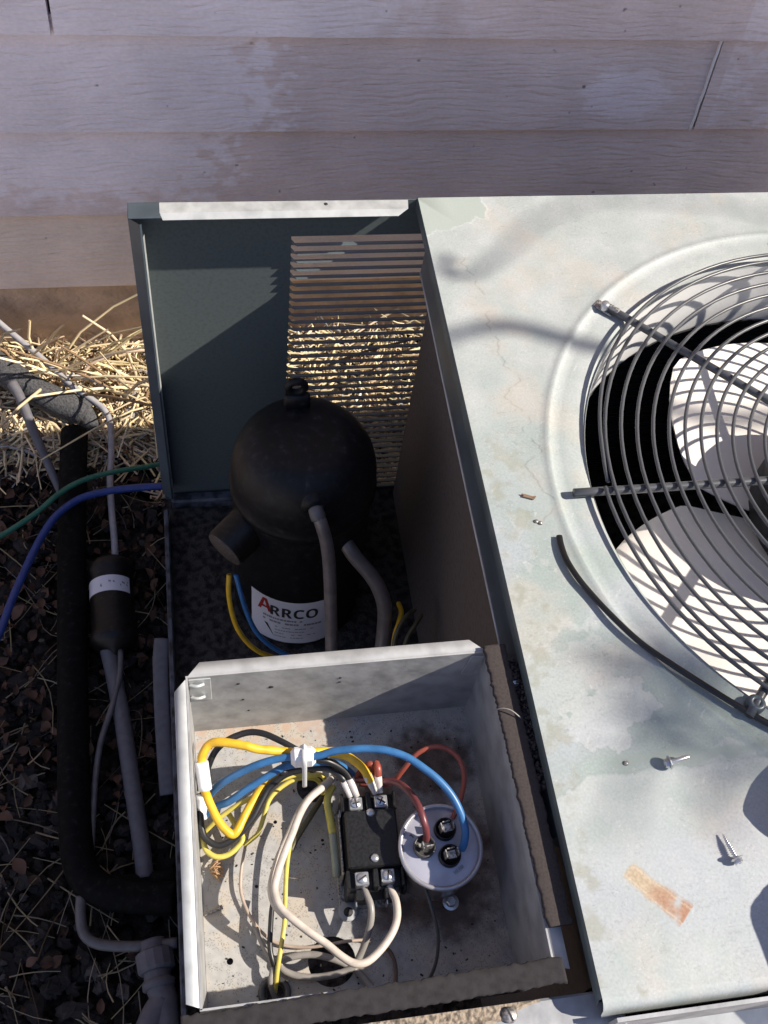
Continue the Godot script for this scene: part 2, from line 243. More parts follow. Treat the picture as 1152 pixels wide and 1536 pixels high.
# flat horizontal plate from which round holes are cut
func plate(st: SurfaceTool, x0: float, x1: float, z0: float, z1: float, y: float, holes: Array, depth := 0.0) -> void:
	if holes.is_empty():
		quad(st, Vector3(x0, y, z0), Vector3(x1, y, z0), Vector3(x1, y, z1), Vector3(x0, y, z1), Vector3.UP)
		return
	if holes.size() == 1:
		var h: Vector3 = holes[0]       # x, z, radius
		var c := Vector3(h.x, y, h.y)
		var angles: Array = []
		for k in 32: angles.append(TAU * k / 32)
		for p in [Vector2(x0, z0), Vector2(x1, z0), Vector2(x1, z1), Vector2(x0, z1)]:
			angles.append(fposmod(atan2(p.y - h.y, p.x - h.x), TAU))
		angles.sort()
		for i in angles.size():
			var a: float = angles[i]
			var b: float = angles[(i + 1) % angles.size()]
			var q: Array = []
			for t in [a, b]:
				var d := Vector3(cos(t), 0, sin(t))
				var far := 1e9
				if d.x > 1e-6: far = min(far, (x1 - h.x) / d.x)
				if d.x < -1e-6: far = min(far, (x0 - h.x) / d.x)
				if d.z > 1e-6: far = min(far, (z1 - h.y) / d.z)
				if d.z < -1e-6: far = min(far, (z0 - h.y) / d.z)
				q.append(c + d * h.z); q.append(c + d * far)
			if (q[1] - q[3]).length() > 1e-6 or (q[0] - q[2]).length() > 1e-6:
				quad(st, q[0], q[1], q[3], q[2], Vector3.UP)
				if depth > 0.0:
					var dn := Vector3(0, -depth, 0)
					quad(st, q[0], q[2], q[2] + dn, q[0] + dn, c - q[0])
		return
	var best := -1
	var cut := 0.0
	var room := -1.0
	for ax in 2:
		var s := holes.duplicate()
		s.sort_custom(func(p, q): return p[ax] < q[ax])
		for i in s.size() - 1:
			var g: float = (s[i + 1][ax] - s[i + 1].z) - (s[i][ax] + s[i].z)
			if g > room:
				room = g; best = ax; cut = s[i][ax] + s[i].z + g * 0.5
	var lo := holes.filter(func(p): return p[best] < cut)
	var hi := holes.filter(func(p): return p[best] >= cut)
	if best == 0:
		plate(st, x0, cut, z0, z1, y, lo, depth); plate(st, cut, x1, z0, z1, y, hi, depth)
	else:
		plate(st, x0, x1, z0, cut, y, lo, depth); plate(st, x0, x1, cut, z1, y, hi, depth)

# hexagon washer-head screw pointing along -y of xf
func hex_screw(o: Node, xf: Transform3D, r: float, length: float, m: Material, threads := true) -> void:
	var st := begin(false)
	lathe(st, [Vector2(0, 0), Vector2(r * 1.35, 0), Vector2(r * 1.4, r * 0.18), Vector2(r * 0.95, r * 0.32)], xf, 18)
	lathe(st, [Vector2(r * 0.9, r * 0.3), Vector2(r * 0.9, r * 1.0), Vector2(r * 0.75, r * 1.12), Vector2(r * 0.5, r * 1.12), Vector2(r * 0.4, r * 0.95), Vector2(0, r * 0.95)], xf, 6)
	put("head", st, m, o)
	if length <= 0.0: return
	st = begin(true)
	var prof: Array = [Vector2(0, -length)]
	if threads:
		var turns := int(length / (r * 0.42))
		for k in turns:
			var y := -length + length * (k + 0.3) / turns
			var taper: float = min(1.0, 0.25 + 1.6 * (k + 1.0) / turns)
			prof.append(Vector2(r * 0.40 * taper, y)); prof.append(Vector2(r * 0.62 * taper, y + length * 0.3 / turns)); prof.append(Vector2(r * 0.40 * taper, y + length * 0.55 / turns))
	else:
		prof.append(Vector2(r * 0.35, -length)); prof.append(Vector2(r * 0.5, -length * 0.95))
	prof.append(Vector2(r * 0.45, 0))
	lathe(st, prof, xf, 12)
	put("shank", st, m, o)

# ---------------------------------------------------------------- materials
func lin(r: float, g: float, b: float) -> Color:
	return Color(r, g, b).linear_to_srgb()

func mat(called: String, c: Color, rough := 0.6, metal := 0.0, spec := 0.5) -> StandardMaterial3D:
	var m := StandardMaterial3D.new()
	m.resource_name = called
	m.albedo_color = c
	m.roughness = rough
	m.metallic = metal
	m.metallic_specular = spec
	M[called] = m
	return m

# worn: a grey mottling multiplied over the colour, and fine relief, both laid by position
func worn(m: StandardMaterial3D, tex: Texture2D, scale: float, bump: Texture2D = null, relief := 0.0, rough_tex: Texture2D = null) -> StandardMaterial3D:
	m.albedo_texture = tex
	m.uv1_triplanar = true
	m.uv1_world_triplanar = true
	m.uv1_scale = Vector3.ONE * scale
	if bump:
		m.normal_enabled = true
		m.normal_texture = bump
		m.normal_scale = relief
	if rough_tex:
		m.roughness_texture = rough_tex
	return m

func noise(sd: int, freq: float, oct := 4) -> FastNoiseLite:
	var n := FastNoiseLite.new()
	n.noise_type = FastNoiseLite.TYPE_SIMPLEX_SMOOTH
	n.seed = sd
	n.frequency = freq
	n.fractal_octaves = oct
	if oct <= 1: n.fractal_type = FastNoiseLite.FRACTAL_NONE
	return n

# seamless grey mottling between lo and hi
func mottle(sd: int, freq: float, oct: int, lo: float, hi: float, size := 256, power := 1.0) -> ImageTexture:
	var src := noise(sd, freq, oct).get_seamless_image(size, size)
	var data := src.get_data()
	var out := PackedByteArray()
	out.resize(size * size * 3)
	for i in size * size:
		var v: float = lerp(lo, hi, pow(data[i] / 255.0, power))
		out[i * 3] = int(clamp(v, 0, 1) * 255)
		out[i * 3 + 1] = int(clamp(v, 0, 1) * 255)
		out[i * 3 + 2] = int(clamp(v, 0, 1) * 255)
	var im := Image.create_from_data(size, size, false, Image.FORMAT_RGB8, out)
	return ImageTexture.create_from_image(im)

func relief(sd: int, freq: float, oct: int, strength: float, size := 256) -> ImageTexture:
	var im := noise(sd, freq, oct).get_seamless_image(size, size)
	im.convert(Image.FORMAT_RGBA8)
	im.bump_map_to_normal_map(strength)
	return ImageTexture.create_from_image(im)

func px(out: PackedByteArray, i: int, c: Vector3) -> void:
	out[i * 3] = int(pow(clamp(c.x, 0, 1), 0.4545) * 255)
	out[i * 3 + 1] = int(pow(clamp(c.y, 0, 1), 0.4545) * 255)
	out[i * 3 + 2] = int(pow(clamp(c.z, 0, 1), 0.4545) * 255)

func ss(a: float, b: float, x: float) -> float:
	var t: float = clamp((x - a) / (b - a), 0, 1)
	return t * t * (3 - 2 * t)

# chalked and water-stained paint of the top panel: x 0.32..1.22, z 0..0.9
func top_panel_texture(n: int) -> ImageTexture:
	var low := noise(3, 5.0, 3)
	var mid := noise(7, 17.0, 5)
	var edge := noise(41, 30.0, 4)
	var warm := noise(11, 7.0, 4)
	var fine := noise(13, 320.0, 2)
	var squig := noise(17, 85.0, 3)
	var wander := noise(19, 22.0, 4)
	var scratch := noise(97, 30.0, 2)
	var data := PackedByteArray()
	data.resize(n * n * 3)
	var green := Vector3(0.30, 0.35, 0.34)
	var chalk := Vector3(0.42, 0.442, 0.444)
	var rust_a := Vector2(0.3766, 0.7833)
	var rust_d := Vector2(0.0357, 0.0381)
	var rust_l := rust_d.length()
	var rust_u := rust_d / rust_l
	for j in n:
		var z := 0.9 * (j + 0.5) / n
		for i in n:
			var x := 0.32 + 0.9 * (i + 0.5) / n
			var a := low.get_noise_2d(x, z)
			var b := mid.get_noise_2d(x, z)
			var f := fine.get_noise_2d(x, z)
			var e := edge.get_noise_2d(x, z)
			var k := ss(-0.22, 0.26, b * 0.8 + a * 0.7 + 0.05)
			# whiter towards the wall and in front of the band; greener between, with one wide dried puddle
			var puddle: float = b * 0.22 + a * 0.5 + e * 0.16
			var behind := ss(0.50, 0.22, z + 0.16 * a)
			var before: float = z - 0.703 - 0.004 * e - 0.5 * max(0.0, 0.362 - x + 0.012 * e + 0.01 * b)
			var pool: float = 1.0 - Vector2((x - 0.392) / 0.036, (z - 0.650) / 0.030).length() + 0.9 * b + 0.5 * e
			var light: float = max(behind * (0.72 + 0.5 * b), max(ss(0.0, 0.003, before) * (0.60 + 0.45 * b + 0.25 * e), ss(0.0, 0.05, pool) * 0.8))
			light = max(light, 0.55 * ss(0.0, 0.03, puddle - 0.12))
			var c := green.lerp(chalk, clamp(light, 0, 1))
			puddle = min(abs(before), abs(pool) * 0.03)
			c = c.lerp(Vector3(0.475, 0.435, 0.39), ss(0.05, 0.6, warm.get_noise_2d(x, z) + 0.2 * e) * 0.45)
			c = c.lerp(Vector3(0.39, 0.41, 0.455), ss(-0.1, 0.5, warm.get_noise_2d(x + 5.0, z) + 0.3 * a) * 0.5 * ss(0.3, 0.5, z))
			if f > 0.35 and e > 0.1: c *= 0.9
			# scratches
			var sc: float = abs(scratch.get_noise_2d(x * 3.0 + z * 2.0, z * 0.6 - x * 0.4))
			if sc < 0.012 and e > 0.05: c = c.lerp(Vector3(0.58, 0.59, 0.58), 0.35)
			c *= 1.0 + 0.12 * f
			var s: float = abs(squig.get_noise_2d(x + 0.02 * b, z))
			if s < 0.06: c *= 1.0 - 0.17 * (1.0 - s / 0.06) * ss(-0.25, 0.25, a + e)
			var s2: float = abs(squig.get_noise_2d(x * 2.1 + 3.0, z * 2.1))
			if s2 < 0.05: c *= 1.0 + 0.10 * (1.0 - s2 / 0.05) * ss(-0.2, 0.2, b)
			var rim: float = abs(puddle)
			if rim < 0.0016 and z > 0.42: c *= 1.0 - 0.08 * (1.0 - rim / 0.0016)
			# long dribble that meanders towards the front
			var xc: float = 0.377 + 0.024 * wander.get_noise_2d(0.3, z * 0.8) + 0.05 * (z - 0.15)
			var dx: float = abs(x - xc)
			if z > 0.1 and z < 0.5 and dx < 0.0016: c *= 1.0 - 0.30 * (1.0 - dx / 0.0016) * ss(-0.2, 0.1, e + 0.1)
			if z > 0.1 and z < 0.55 and dx < 0.02: c = c.lerp(Vector3(0.40, 0.36, 0.31), 0.35 * (1.0 - dx / 0.02) * ss(-0.3, 0.2, b))
			# unweathered corner once covered by something
			var cor: float = max(x - 0.404 - 0.010 * e, z - 0.062 - 0.014 * e + (x - 0.33) * 0.35)
			if cor < 0.0: c = Vector3(0.36, 0.405, 0.38) * (1.0 + 0.04 * f)
			elif cor < 0.004: c *= 1.12
			# straight band across the sheet
			var band: float = abs(z - 0.694 - 0.010 * (x - 0.4) - 0.002 * e)
			var bw := 0.0065 + 0.006 * e
			if x > 0.385 and band < bw: c = c.lerp(Vector3(0.30, 0.35, 0.325), 0.75 * ss(0.0, 0.003, bw - band))
			# rusty residue
			var p := Vector2(x, z) - rust_a
			var along_r := p.dot(rust_u)
			var across: float = abs(p.cross(rust_u))
			var rw := 0.0085 + 0.003 * ss(0.0, rust_l, along_r) + 0.0025 * e
			if along_r > -0.002 + 0.002 * e and along_r < rust_l + 0.001 * e and across < rw:
				var inside := ss(0.0, 0.004, rw - across)
				var t := ss(0.1, 1.0, along_r / rust_l + 0.5 * e)
				var rc := Vector3(0.42, 0.33, 0.22).lerp(Vector3(0.33, 0.16, 0.085), t)
				if abs(across - rw * 0.62) < 0.0007: rc = rc.lerp(Vector3(0.5, 0.40, 0.28), 0.6)
				c = c.lerp(rc * (1.0 + 0.3 * f), (0.25 + 0.65 * inside) * ss(-0.55, 0.05, b + 0.8 * e + 0.35 * t))
			# olive grime in a few patches near the open side
			c = c.lerp(Vector3(0.27, 0.275, 0.22), 0.55 * ss(0.02, 0.45, e + 0.5 * b - max(0.0, x - 0.350 - 0.05 * (0.75 - z)) * 26.0) * ss(0.30, 0.42, z))
			px(data, j * n + i, c)
	return ImageTexture.create_from_image(Image.create_from_data(n, n, false, Image.FORMAT_RGB8, data))

# galvanised floor of the control box with dust and a brown water stain: x 0.03..0.33, z 0.56..0.86
func box_floor_texture(n: int) -> ImageTexture:
	var low := noise(23, 14.0, 4)
	var mid := noise(29, 55.0, 4)
	var fine := noise(31, 700.0, 2)
	var spangle := noise(37, 120.0, 1)
	var data := PackedByteArray()
	data.resize(n * n * 3)
	for j in n:
		var z := 0.56 + 0.3 * (j + 0.5) / n
		for i in n:
			var x := 0.03 + 0.3 * (i + 0.5) / n
			var a := low.get_noise_2d(x, z)
			var b := mid.get_noise_2d(x, z)
			var f := fine.get_noise_2d(x, z)
			var c := Vector3(0.37, 0.365, 0.36) * (1.0 + 0.10 * spangle.get_noise_2d(x, z))
			c = c.lerp(Vector3(0.44, 0.385, 0.32), ss(-0.25, 0.45, a + 0.3 * b) * 0.8)
			c = c.lerp(Vector3(0.44, 0.27, 0.17), ss(0.25, 0.0, (z - 0.571) * 12.0 + 0.5 * b) * 0.5 * ss(0.28, 0.12, x))
			c *= 1.0 + 0.10 * f
			# brown stains
			var st := 0.0
			for e in [Vector4(0.262, 0.622, 0.050, 0.040), Vector4(0.268, 0.735, 0.055, 0.075), Vector4(0.235, 0.762, 0.055, 0.022), Vector4(0.205, 0.66, 0.03, 0.03)]:
				var q := Vector2((x - e.x) / e.z, (z - e.y) / e.w).length()
				st = max(st, ss(1.3, 0.35, q + 0.5 * a + 0.35 * b + 0.12 * f))
			c = c.lerp(Vector3(0.120, 0.070, 0.043) * (1.0 + 0.8 * b), st * 0.92)
			if f > 0.42 and b > 0.0: c *= 0.45
			px(data, j * n + i, c)
	return ImageTexture.create_from_image(Image.create_from_data(n, n, false, Image.FORMAT_RGB8, data))

# faded house paint with washed patches: x -0.8..1.6, y -0.1..0.8
func wall_texture(w: int, h: int) -> ImageTexture:
	var low := noise(43, 6.0, 4)
	var mid := noise(47, 30.0, 5)
	var fine := noise(53, 300.0, 2)
	var spots := noise(57, 55.0, 2)
	var data := PackedByteArray()
	data.resize(w * h * 3)
	for j in h:
		var y := 0.8 - 0.9 * (j + 0.5) / h
		for i in w:
			var x := -0.8 + 2.4 * (i + 0.5) / w
			var a := low.get_noise_2d(x, y)
			var b := mid.get_noise_2d(x * 0.8, y * 1.3)
			var f := fine.get_noise_2d(x * 0.4, y)
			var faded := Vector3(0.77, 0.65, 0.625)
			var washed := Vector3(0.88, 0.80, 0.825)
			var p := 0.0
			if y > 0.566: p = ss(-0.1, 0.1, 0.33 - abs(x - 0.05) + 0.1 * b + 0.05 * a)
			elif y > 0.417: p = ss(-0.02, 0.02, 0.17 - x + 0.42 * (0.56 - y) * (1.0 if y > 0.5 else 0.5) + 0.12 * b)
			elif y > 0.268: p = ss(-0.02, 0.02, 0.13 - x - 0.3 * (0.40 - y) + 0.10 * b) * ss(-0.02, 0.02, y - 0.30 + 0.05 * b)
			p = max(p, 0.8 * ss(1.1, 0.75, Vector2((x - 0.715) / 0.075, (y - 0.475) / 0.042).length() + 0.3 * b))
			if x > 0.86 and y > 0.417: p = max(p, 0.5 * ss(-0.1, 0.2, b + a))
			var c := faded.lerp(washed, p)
			if y < 0.268: c = Vector3(0.82, 0.68, 0.58)
			c *= 1.0 + 0.08 * f + 0.14 * a
			var sp: float = spots.get_noise_2d(x, y)
			if sp > 0.77: c *= lerp(1.0, 0.3, ss(0.77, 0.84, sp))
			px(data, j * w + i, c)
	return ImageTexture.create_from_image(Image.create_from_data(w, h, false, Image.FORMAT_RGB8, data))

# wood-grain relief pressed into the siding
func grain_relief(w: int, h: int) -> ImageTexture:
	var g := noise(59, 1.0, 4)
	var g2 := noise(61, 1.0, 2)
	var im := Image.create(w, h, false, Image.FORMAT_RGBA8)
	var data := PackedByteArray()
	data.resize(w * h * 4)
	for j in h:
		var y := 0.9 * j / h
		for i in w:
			var x := 2.4 * i / w
			var warp := g2.get_noise_2d(x * 6.0, y * 9.0) * 0.006
			var v := g.get_noise_2d(x * 14.0, (y + warp) * 120.0)
			v = 0.5 + 0.5 * clamp(v * 1.6, -1, 1)
			v = pow(v, 0.6)
			var k := (j * w + i) * 4
			var q := int(v * 255)
			data[k] = q; data[k + 1] = q; data[k + 2] = q; data[k + 3] = 255
	im = Image.create_from_data(w, h, false, Image.FORMAT_RGBA8, data)
	im.bump_map_to_normal_map(5.0)
	return ImageTexture.create_from_image(im)

func make_materials() -> void:
	var soft := mottle(101, 0.018, 5, 0.82, 1.08)
	var speck := mottle(102, 0.09, 3, 0.35, 1.35)
	var grime := mottle(103, 0.03, 5, 0.1, 1.5)
	var dusty := mottle(104, 0.12, 3, 0.86, 1.1)
	var fibre := mottle(105, 0.14, 4, 0.55, 1.3)
	var scuff := mottle(106, 0.05, 5, 0.42, 1.3, 384, 5.0)
	var b_fine := relief(111, 0.12, 3, 3.0)
	var b_soft := relief(112, 0.03, 4, 4.0)
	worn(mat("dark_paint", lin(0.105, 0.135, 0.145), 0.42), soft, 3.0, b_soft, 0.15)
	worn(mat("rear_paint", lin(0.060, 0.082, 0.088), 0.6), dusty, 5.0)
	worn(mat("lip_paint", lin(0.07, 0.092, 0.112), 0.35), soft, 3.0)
	worn(mat("rim_paint", lin(0.085, 0.095, 0.12), 0.5), grime, 5.0, b_soft, 0.2)
	worn(mat("pan_dirt", lin(0.055, 0.047, 0.042), 0.95), grime, 7.0, b_fine, 0.7)
	worn(mat("bright_edge", lin(0.55, 0.57, 0.57), 0.4, 0.3), soft, 6.0)
	worn(mat("galvanised", lin(0.40, 0.405, 0.41), 0.5, 0.15), soft, 6.0, b_soft, 0.12)
	worn(mat("galvanised_dull", lin(0.36, 0.37, 0.39), 0.6, 0.1), soft, 5.0, b_soft, 0.15)
	mat("fan_paint", lin(0.70, 0.67, 0.64), 0.5)
	mat("shroud_paint", lin(0.68, 0.69, 0.70), 0.45)
	worn(mat("partition_dirt", lin(0.105, 0.088, 0.082), 0.75), dusty, 3.0, b_fine, 0.1)
	worn(mat("coil_black", lin(0.016, 0.016, 0.018), 0.6), soft, 5.0)
	worn(mat("compressor_black", lin(0.042, 0.043, 0.051), 0.48, 0.0, 0.38), scuff, 3.2, b_fine, 0.04)
	worn(mat("cover_rust", lin(0.10, 0.08, 0.072), 0.8), speck, 9.0, b_fine, 0.5)
	worn(mat("copper_aged", lin(0.22, 0.195, 0.19), 0.42, 0.3), soft, 11.0, b_soft, 0.25)
	worn(mat("steel_pipe", lin(0.14, 0.135, 0.14), 0.5, 0.2), soft, 9.0)
	worn(mat("foam_black", lin(0.036, 0.033, 0.035), 0.95, 0.0, 0.3), soft, 16.0, b_fine, 0.12)
	worn(mat("foam_dusty", lin(0.058, 0.049, 0.047), 0.95, 0.0, 0.3), dusty, 10.0, b_fine, 0.12)
	worn(mat("dust_tan", lin(0.36, 0.29, 0.22), 0.95), speck, 8.0, b_fine, 0.6)
	worn(mat("plastic_black", lin(0.012, 0.012, 0.013), 0.38), speck, 12.0)
	worn(mat("zinc", lin(0.62, 0.63, 0.65), 0.28, 0.75), soft, 12.0)
	worn(mat("zinc_dull", lin(0.42, 0.40, 0.38), 0.45, 0.6), speck, 14.0)
	worn(mat("capacitor_top", lin(0.42, 0.42, 0.49), 0.38, 0.25), soft, 6.0)
	worn(mat("capacitor_rim", lin(0.48, 0.47, 0.50), 0.3, 0.55), soft, 8.0)
	M.rear_paint.rim_enabled = true
	M.rear_paint.rim = 0.8
	M.rear_paint.rim_tint = 0.3
	mat("ink", lin(0.02, 0.02, 0.024), 0.7)
	mat("ink_red", lin(0.30, 0.02, 0.02), 0.6)
	mat("ink_pale", lin(0.22, 0.22, 0.25), 0.7)
	mat("label_paper", lin(0.62, 0.62, 0.68), 0.5)
	mat("tape_white", lin(0.82, 0.82, 0.84), 0.55)
	var insul := func(called: String, c: Color, rough := 0.38): worn(mat(called, c, rough), mottle(called.hash() % 1000, 0.04, 4, 0.84 if called.begins_with("wire") else 0.86, 1.08 if called.begins_with("wire") else 1.06, 128), 12.0)
	insul.call("wire_yellow", lin(0.80, 0.47, 0.03))
	insul.call("wire_lemon", lin(0.62, 0.52, 0.11))
	insul.call("wire_blue", lin(0.040, 0.155, 0.36))
	insul.call("wire_black", lin(0.018, 0.018, 0.02))
	insul.call("wire_dark_grey", lin(0.06, 0.058, 0.058))
	insul.call("wire_white", lin(0.58, 0.515, 0.455))
	insul.call("wire_grey", lin(0.27, 0.25, 0.235))
	insul.call("wire_tan", lin(0.42, 0.33, 0.27))
	insul.call("wire_brown", lin(0.10, 0.06, 0.045))
	insul.call("wire_olive", lin(0.10, 0.09, 0.05))
	insul.call("wire_red", lin(0.29, 0.068, 0.045))
	insul.call("wire_maroon", lin(0.17, 0.045, 0.05))
	insul.call("clear_tube", lin(0.30, 0.32, 0.24))
	insul.call("hose_blue", lin(0.022, 0.05, 0.22))
	insul.call("hose_green", lin(0.03, 0.15, 0.10))
	worn(mat("pipe_foam_black", lin(0.026, 0.025, 0.026), 0.8, 0.0, 0.25), scuff, 4.0, b_soft, 0.2)
	worn(mat("pipe_foam_grey", lin(0.085, 0.085, 0.09), 0.9), speck, 9.0, b_fine, 0.6)
	insul.call("pvc_grey", lin(0.125, 0.122, 0.138), 0.65)
	insul.call("pipe_pale", lin(0.34, 0.33, 0.35), 0.5)
	worn(mat("drier_black", lin(0.04, 0.034, 0.031), 0.42, 0.0, 0.4), scuff, 5.0)
	insul.call("rubber_black", lin(0.008, 0.008, 0.009), 0.32)
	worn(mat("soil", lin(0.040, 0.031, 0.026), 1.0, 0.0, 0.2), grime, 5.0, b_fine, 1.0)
	worn(mat("far_ground", lin(0.60, 0.53, 0.47), 1.0, 0.0, 0.2), grime, 0.7)
	worn(mat("foundation", lin(0.62, 0.46, 0.34), 0.95), soft, 3.0, b_fine, 0.5)
	worn(mat("soffit_paint", lin(0.5, 0.48, 0.5), 0.8), soft, 1.0)
	var straw := mat("straw", lin(1, 1, 1), 0.75, 0.0, 0.3)
	straw.vertex_color_use_as_albedo = true
	straw.backlight_enabled = true
	straw.backlight = Color(0.35, 0.35, 0.35)
	var rock := mat("rock", lin(1, 1, 1), 0.85, 0.0, 0.35)
	rock.vertex_color_use_as_albedo = true
	mat("leaf_dry", lin(0.115, 0.062, 0.042), 0.8)
	mat("leaf_tan", lin(0.20, 0.13, 0.085), 0.8)
	worn(mat("bark", lin(0.10, 0.08, 0.065), 0.9), grime, 8.0, b_fine, 0.6)
	var sheet := mat("top_panel", Color.WHITE, 0.55, 0.0, 0.4)
	sheet.albedo_texture = top_panel_texture(1024)
	sheet.normal_enabled = true
	sheet.normal_texture = b_soft
	sheet.normal_scale = 0.06
	var fl := mat("box_floor", Color.WHITE, 0.6, 0.1, 0.4)
	fl.albedo_texture = box_floor_texture(448)
	var wall := mat("siding", Color.WHITE, 0.7, 0.0, 0.35)
	wall.albedo_texture = wall_texture(1024, 384)
	wall.normal_enabled = true
	wall.normal_texture = grain_relief(1024, 768)
	wall.normal_scale = 0.32

# gives a mesh texture coordinates laid flat over the sheet (by x and z, or by x and y) and commits it
func put_laid(called: String, st: SurfaceTool, m: Material, parent: Node, x0: float, w: float, v0: float, h: float, upright := false) -> MeshInstance3D:
	st.generate_normals()
	var arr := st.commit_to_arrays()
	var vs: PackedVector3Array = arr[Mesh.ARRAY_VERTEX]
	var uv := PackedVector2Array()
	uv.resize(vs.size())
	for i in vs.size():
		uv[i] = Vector2((vs[i].x - x0) / w, ((v0 - vs[i].y) if upright else (vs[i].z - v0)) / h)
	arr[Mesh.ARRAY_TEX_UV] = uv
	var am := ArrayMesh.new()
	am.add_surface_from_arrays(Mesh.PRIMITIVE_TRIANGLES, arr)
	return put_mesh(called, am, m, parent)

# ---------------------------------------------------------------- setting
func build_ground() -> void:
	var far := begin(false)
	quad(far, Vector3(-60, -0.16, -60), Vector3(60, -0.16, -60), Vector3(60, -0.16, 60), Vector3(-60, -0.16, 60), Vector3.UP)
	tag(put("ground", far, M.far_ground), "dry ground stretching away from the house", "", "", "structure")
	var n1 := noise(71, 6.0, 4)
	var n2 := noise(73, 45.0, 3)
	var st := begin(true)
	var nx := 150
	var nz := 130
	var f := func(i: int, j: int) -> Vector3:
		var x := -0.75 + 2.2 * i / nx
		var z: float = WZ - 0.02 + 1.6 * j / nz
		var y := GY - 0.012 + 0.014 * n1.get_noise_2d(x, z) + 0.007 * n2.get_noise_2d(x, z)
		y += 0.02 * ss(-0.2, WZ, z)
		if x > -0.01 and z > -0.02 and x < 1.2 and z < 0.92: y = GY - 0.03
		var edge: float = min(min(x + 0.75, 1.45 - x), WZ - 0.02 + 1.6 - z)
		return Vector3(x, y - 0.14 * ss(0.12, 0.0, edge), z)
	for j in nz:
		for i in nx:
			quad(st, f.call(i, j), f.call(i + 1, j), f.call(i + 1, j + 1), f.call(i, j + 1), Vector3.UP)
	tag(put("soil_bed", st, M.soil), "dark soil bed around the air conditioner", "", "", "structure")

func build_wall() -> void:
	var o := base("house_wall", "pale lavender grey lap siding house wall behind the air conditioner", "wall")
	var y0 := 0.5664
	var p := 0.1489
	for k in range(-12, 4):
		var bottom := y0 - k * p
		var cuts: Array = [-4.0, 5.0]
		if k == 0: cuts = [-4.0, -0.093, 5.0]
		elif k == 1: cuts = [-4.0, 0.838, 5.0]
		elif k < 0: cuts = [-4.0, -1.9 + fposmod(k * 1.37, 3.0), 5.0]
		for c in cuts.size() - 1:
			var a: float = cuts[c] + (0.0022 if c > 0 else 0.0)
			var b: float = cuts[c + 1] - (0.0022 if c < cuts.size() - 2 else 0.0)
			var top := bottom + p + 0.02
			# the butt stands proud, the top tucks behind the course above; the ends are cut square
			var st := begin(false)
			var zf := WZ + 0.0105
			var zt := WZ - 0.006
			var n := Vector3(0, 0.08, 1)
			var r := 0.0018
			var prof := [Vector2(bottom, WZ - 0.012), Vector2(bottom, zf - r), Vector2(bottom + r * 0.3, zf - r * 0.3), Vector2(bottom + r, zf), Vector2(top, zt), Vector2(top, zt - 0.006)]
			for i in prof.size() - 1:
				var q0: Vector2 = prof[i]
				var q1: Vector2 = prof[i + 1]
				quad(st, Vector3(a, q0.x, q0.y), Vector3(b, q0.x, q0.y), Vector3(b, q1.x, q1.y), Vector3(a, q1.x, q1.y), Vector3(0, -1 if i == 0 else (1 if i == 4 else 0), 0 if i == 0 or i == 4 else 1))
			for e in [a, b]:
				quad(st, Vector3(e, bottom, WZ - 0.012), Vector3(e, bottom, zf - r), Vector3(e, top, zt), Vector3(e, top, zt - 0.006), Vector3(-1 if e == a else 1, 0, 0))
			put_laid("siding_board", st, M.siding, o, -0.8, 2.4, 0.8, 0.9, true)
	# bead of caulk along the open joint of the second course
	var cs := begin(true)
	var cn := noise(67, 40.0, 2)
	var bead: Array = []
	for i in 15:
		var y := 0.4185 + 0.1465 * i / 14.0
		bead.append(Vector3(0.8340 + 0.0012 * cn.get_noise_2d(y, 1.0), y, WZ + 0.0105 - 0.0105 * (y - 0.4185) / 0.15))
	tube(cs, bead, 0.0022, 8, 2)
	put("caulk_bead", cs, M.tape_white, o)
	var st := begin(false)
	bx(st, Vector3(0.5, 1.1, WZ - 0.08), Vector3(9, 2.7, 0.13))
	put("sheathing", st, M.ink, o)
	st = begin(false)
	bx(st, Vector3(0.5, -0.05, WZ - 0.06), Vector3(9, 0.345, 0.11))
	put("foundation", st, M.foundation, o)
	st = begin(false)
	bx(st, Vector3(0.5, 2.36, WZ + 0.24), Vector3(9, 0.03, 0.62))
	put("soffit", st, M.soffit_paint, o)
	st = begin(false)
	bx(st, Vector3(0.5, 2.42, WZ + 0.56), Vector3(9, 0.16, 0.02))
	put("fascia", st, M.soffit_paint, o)
	st = begin(false)
	quad(st, Vector3(-4, 2.5, WZ + 0.625), Vector3(5, 2.5, WZ + 0.625), Vector3(5, 3.6, WZ - 2.2), Vector3(-4, 3.6, WZ - 2.2), Vector3.UP)
	quad(st, Vector3(-4, 2.46, WZ + 0.60), Vector3(5, 2.46, WZ + 0.60), Vector3(5, 3.56, WZ - 2.2), Vector3(-4, 3.56, WZ - 2.2), Vector3.DOWN)
	put("roof", st, M.bark, o)

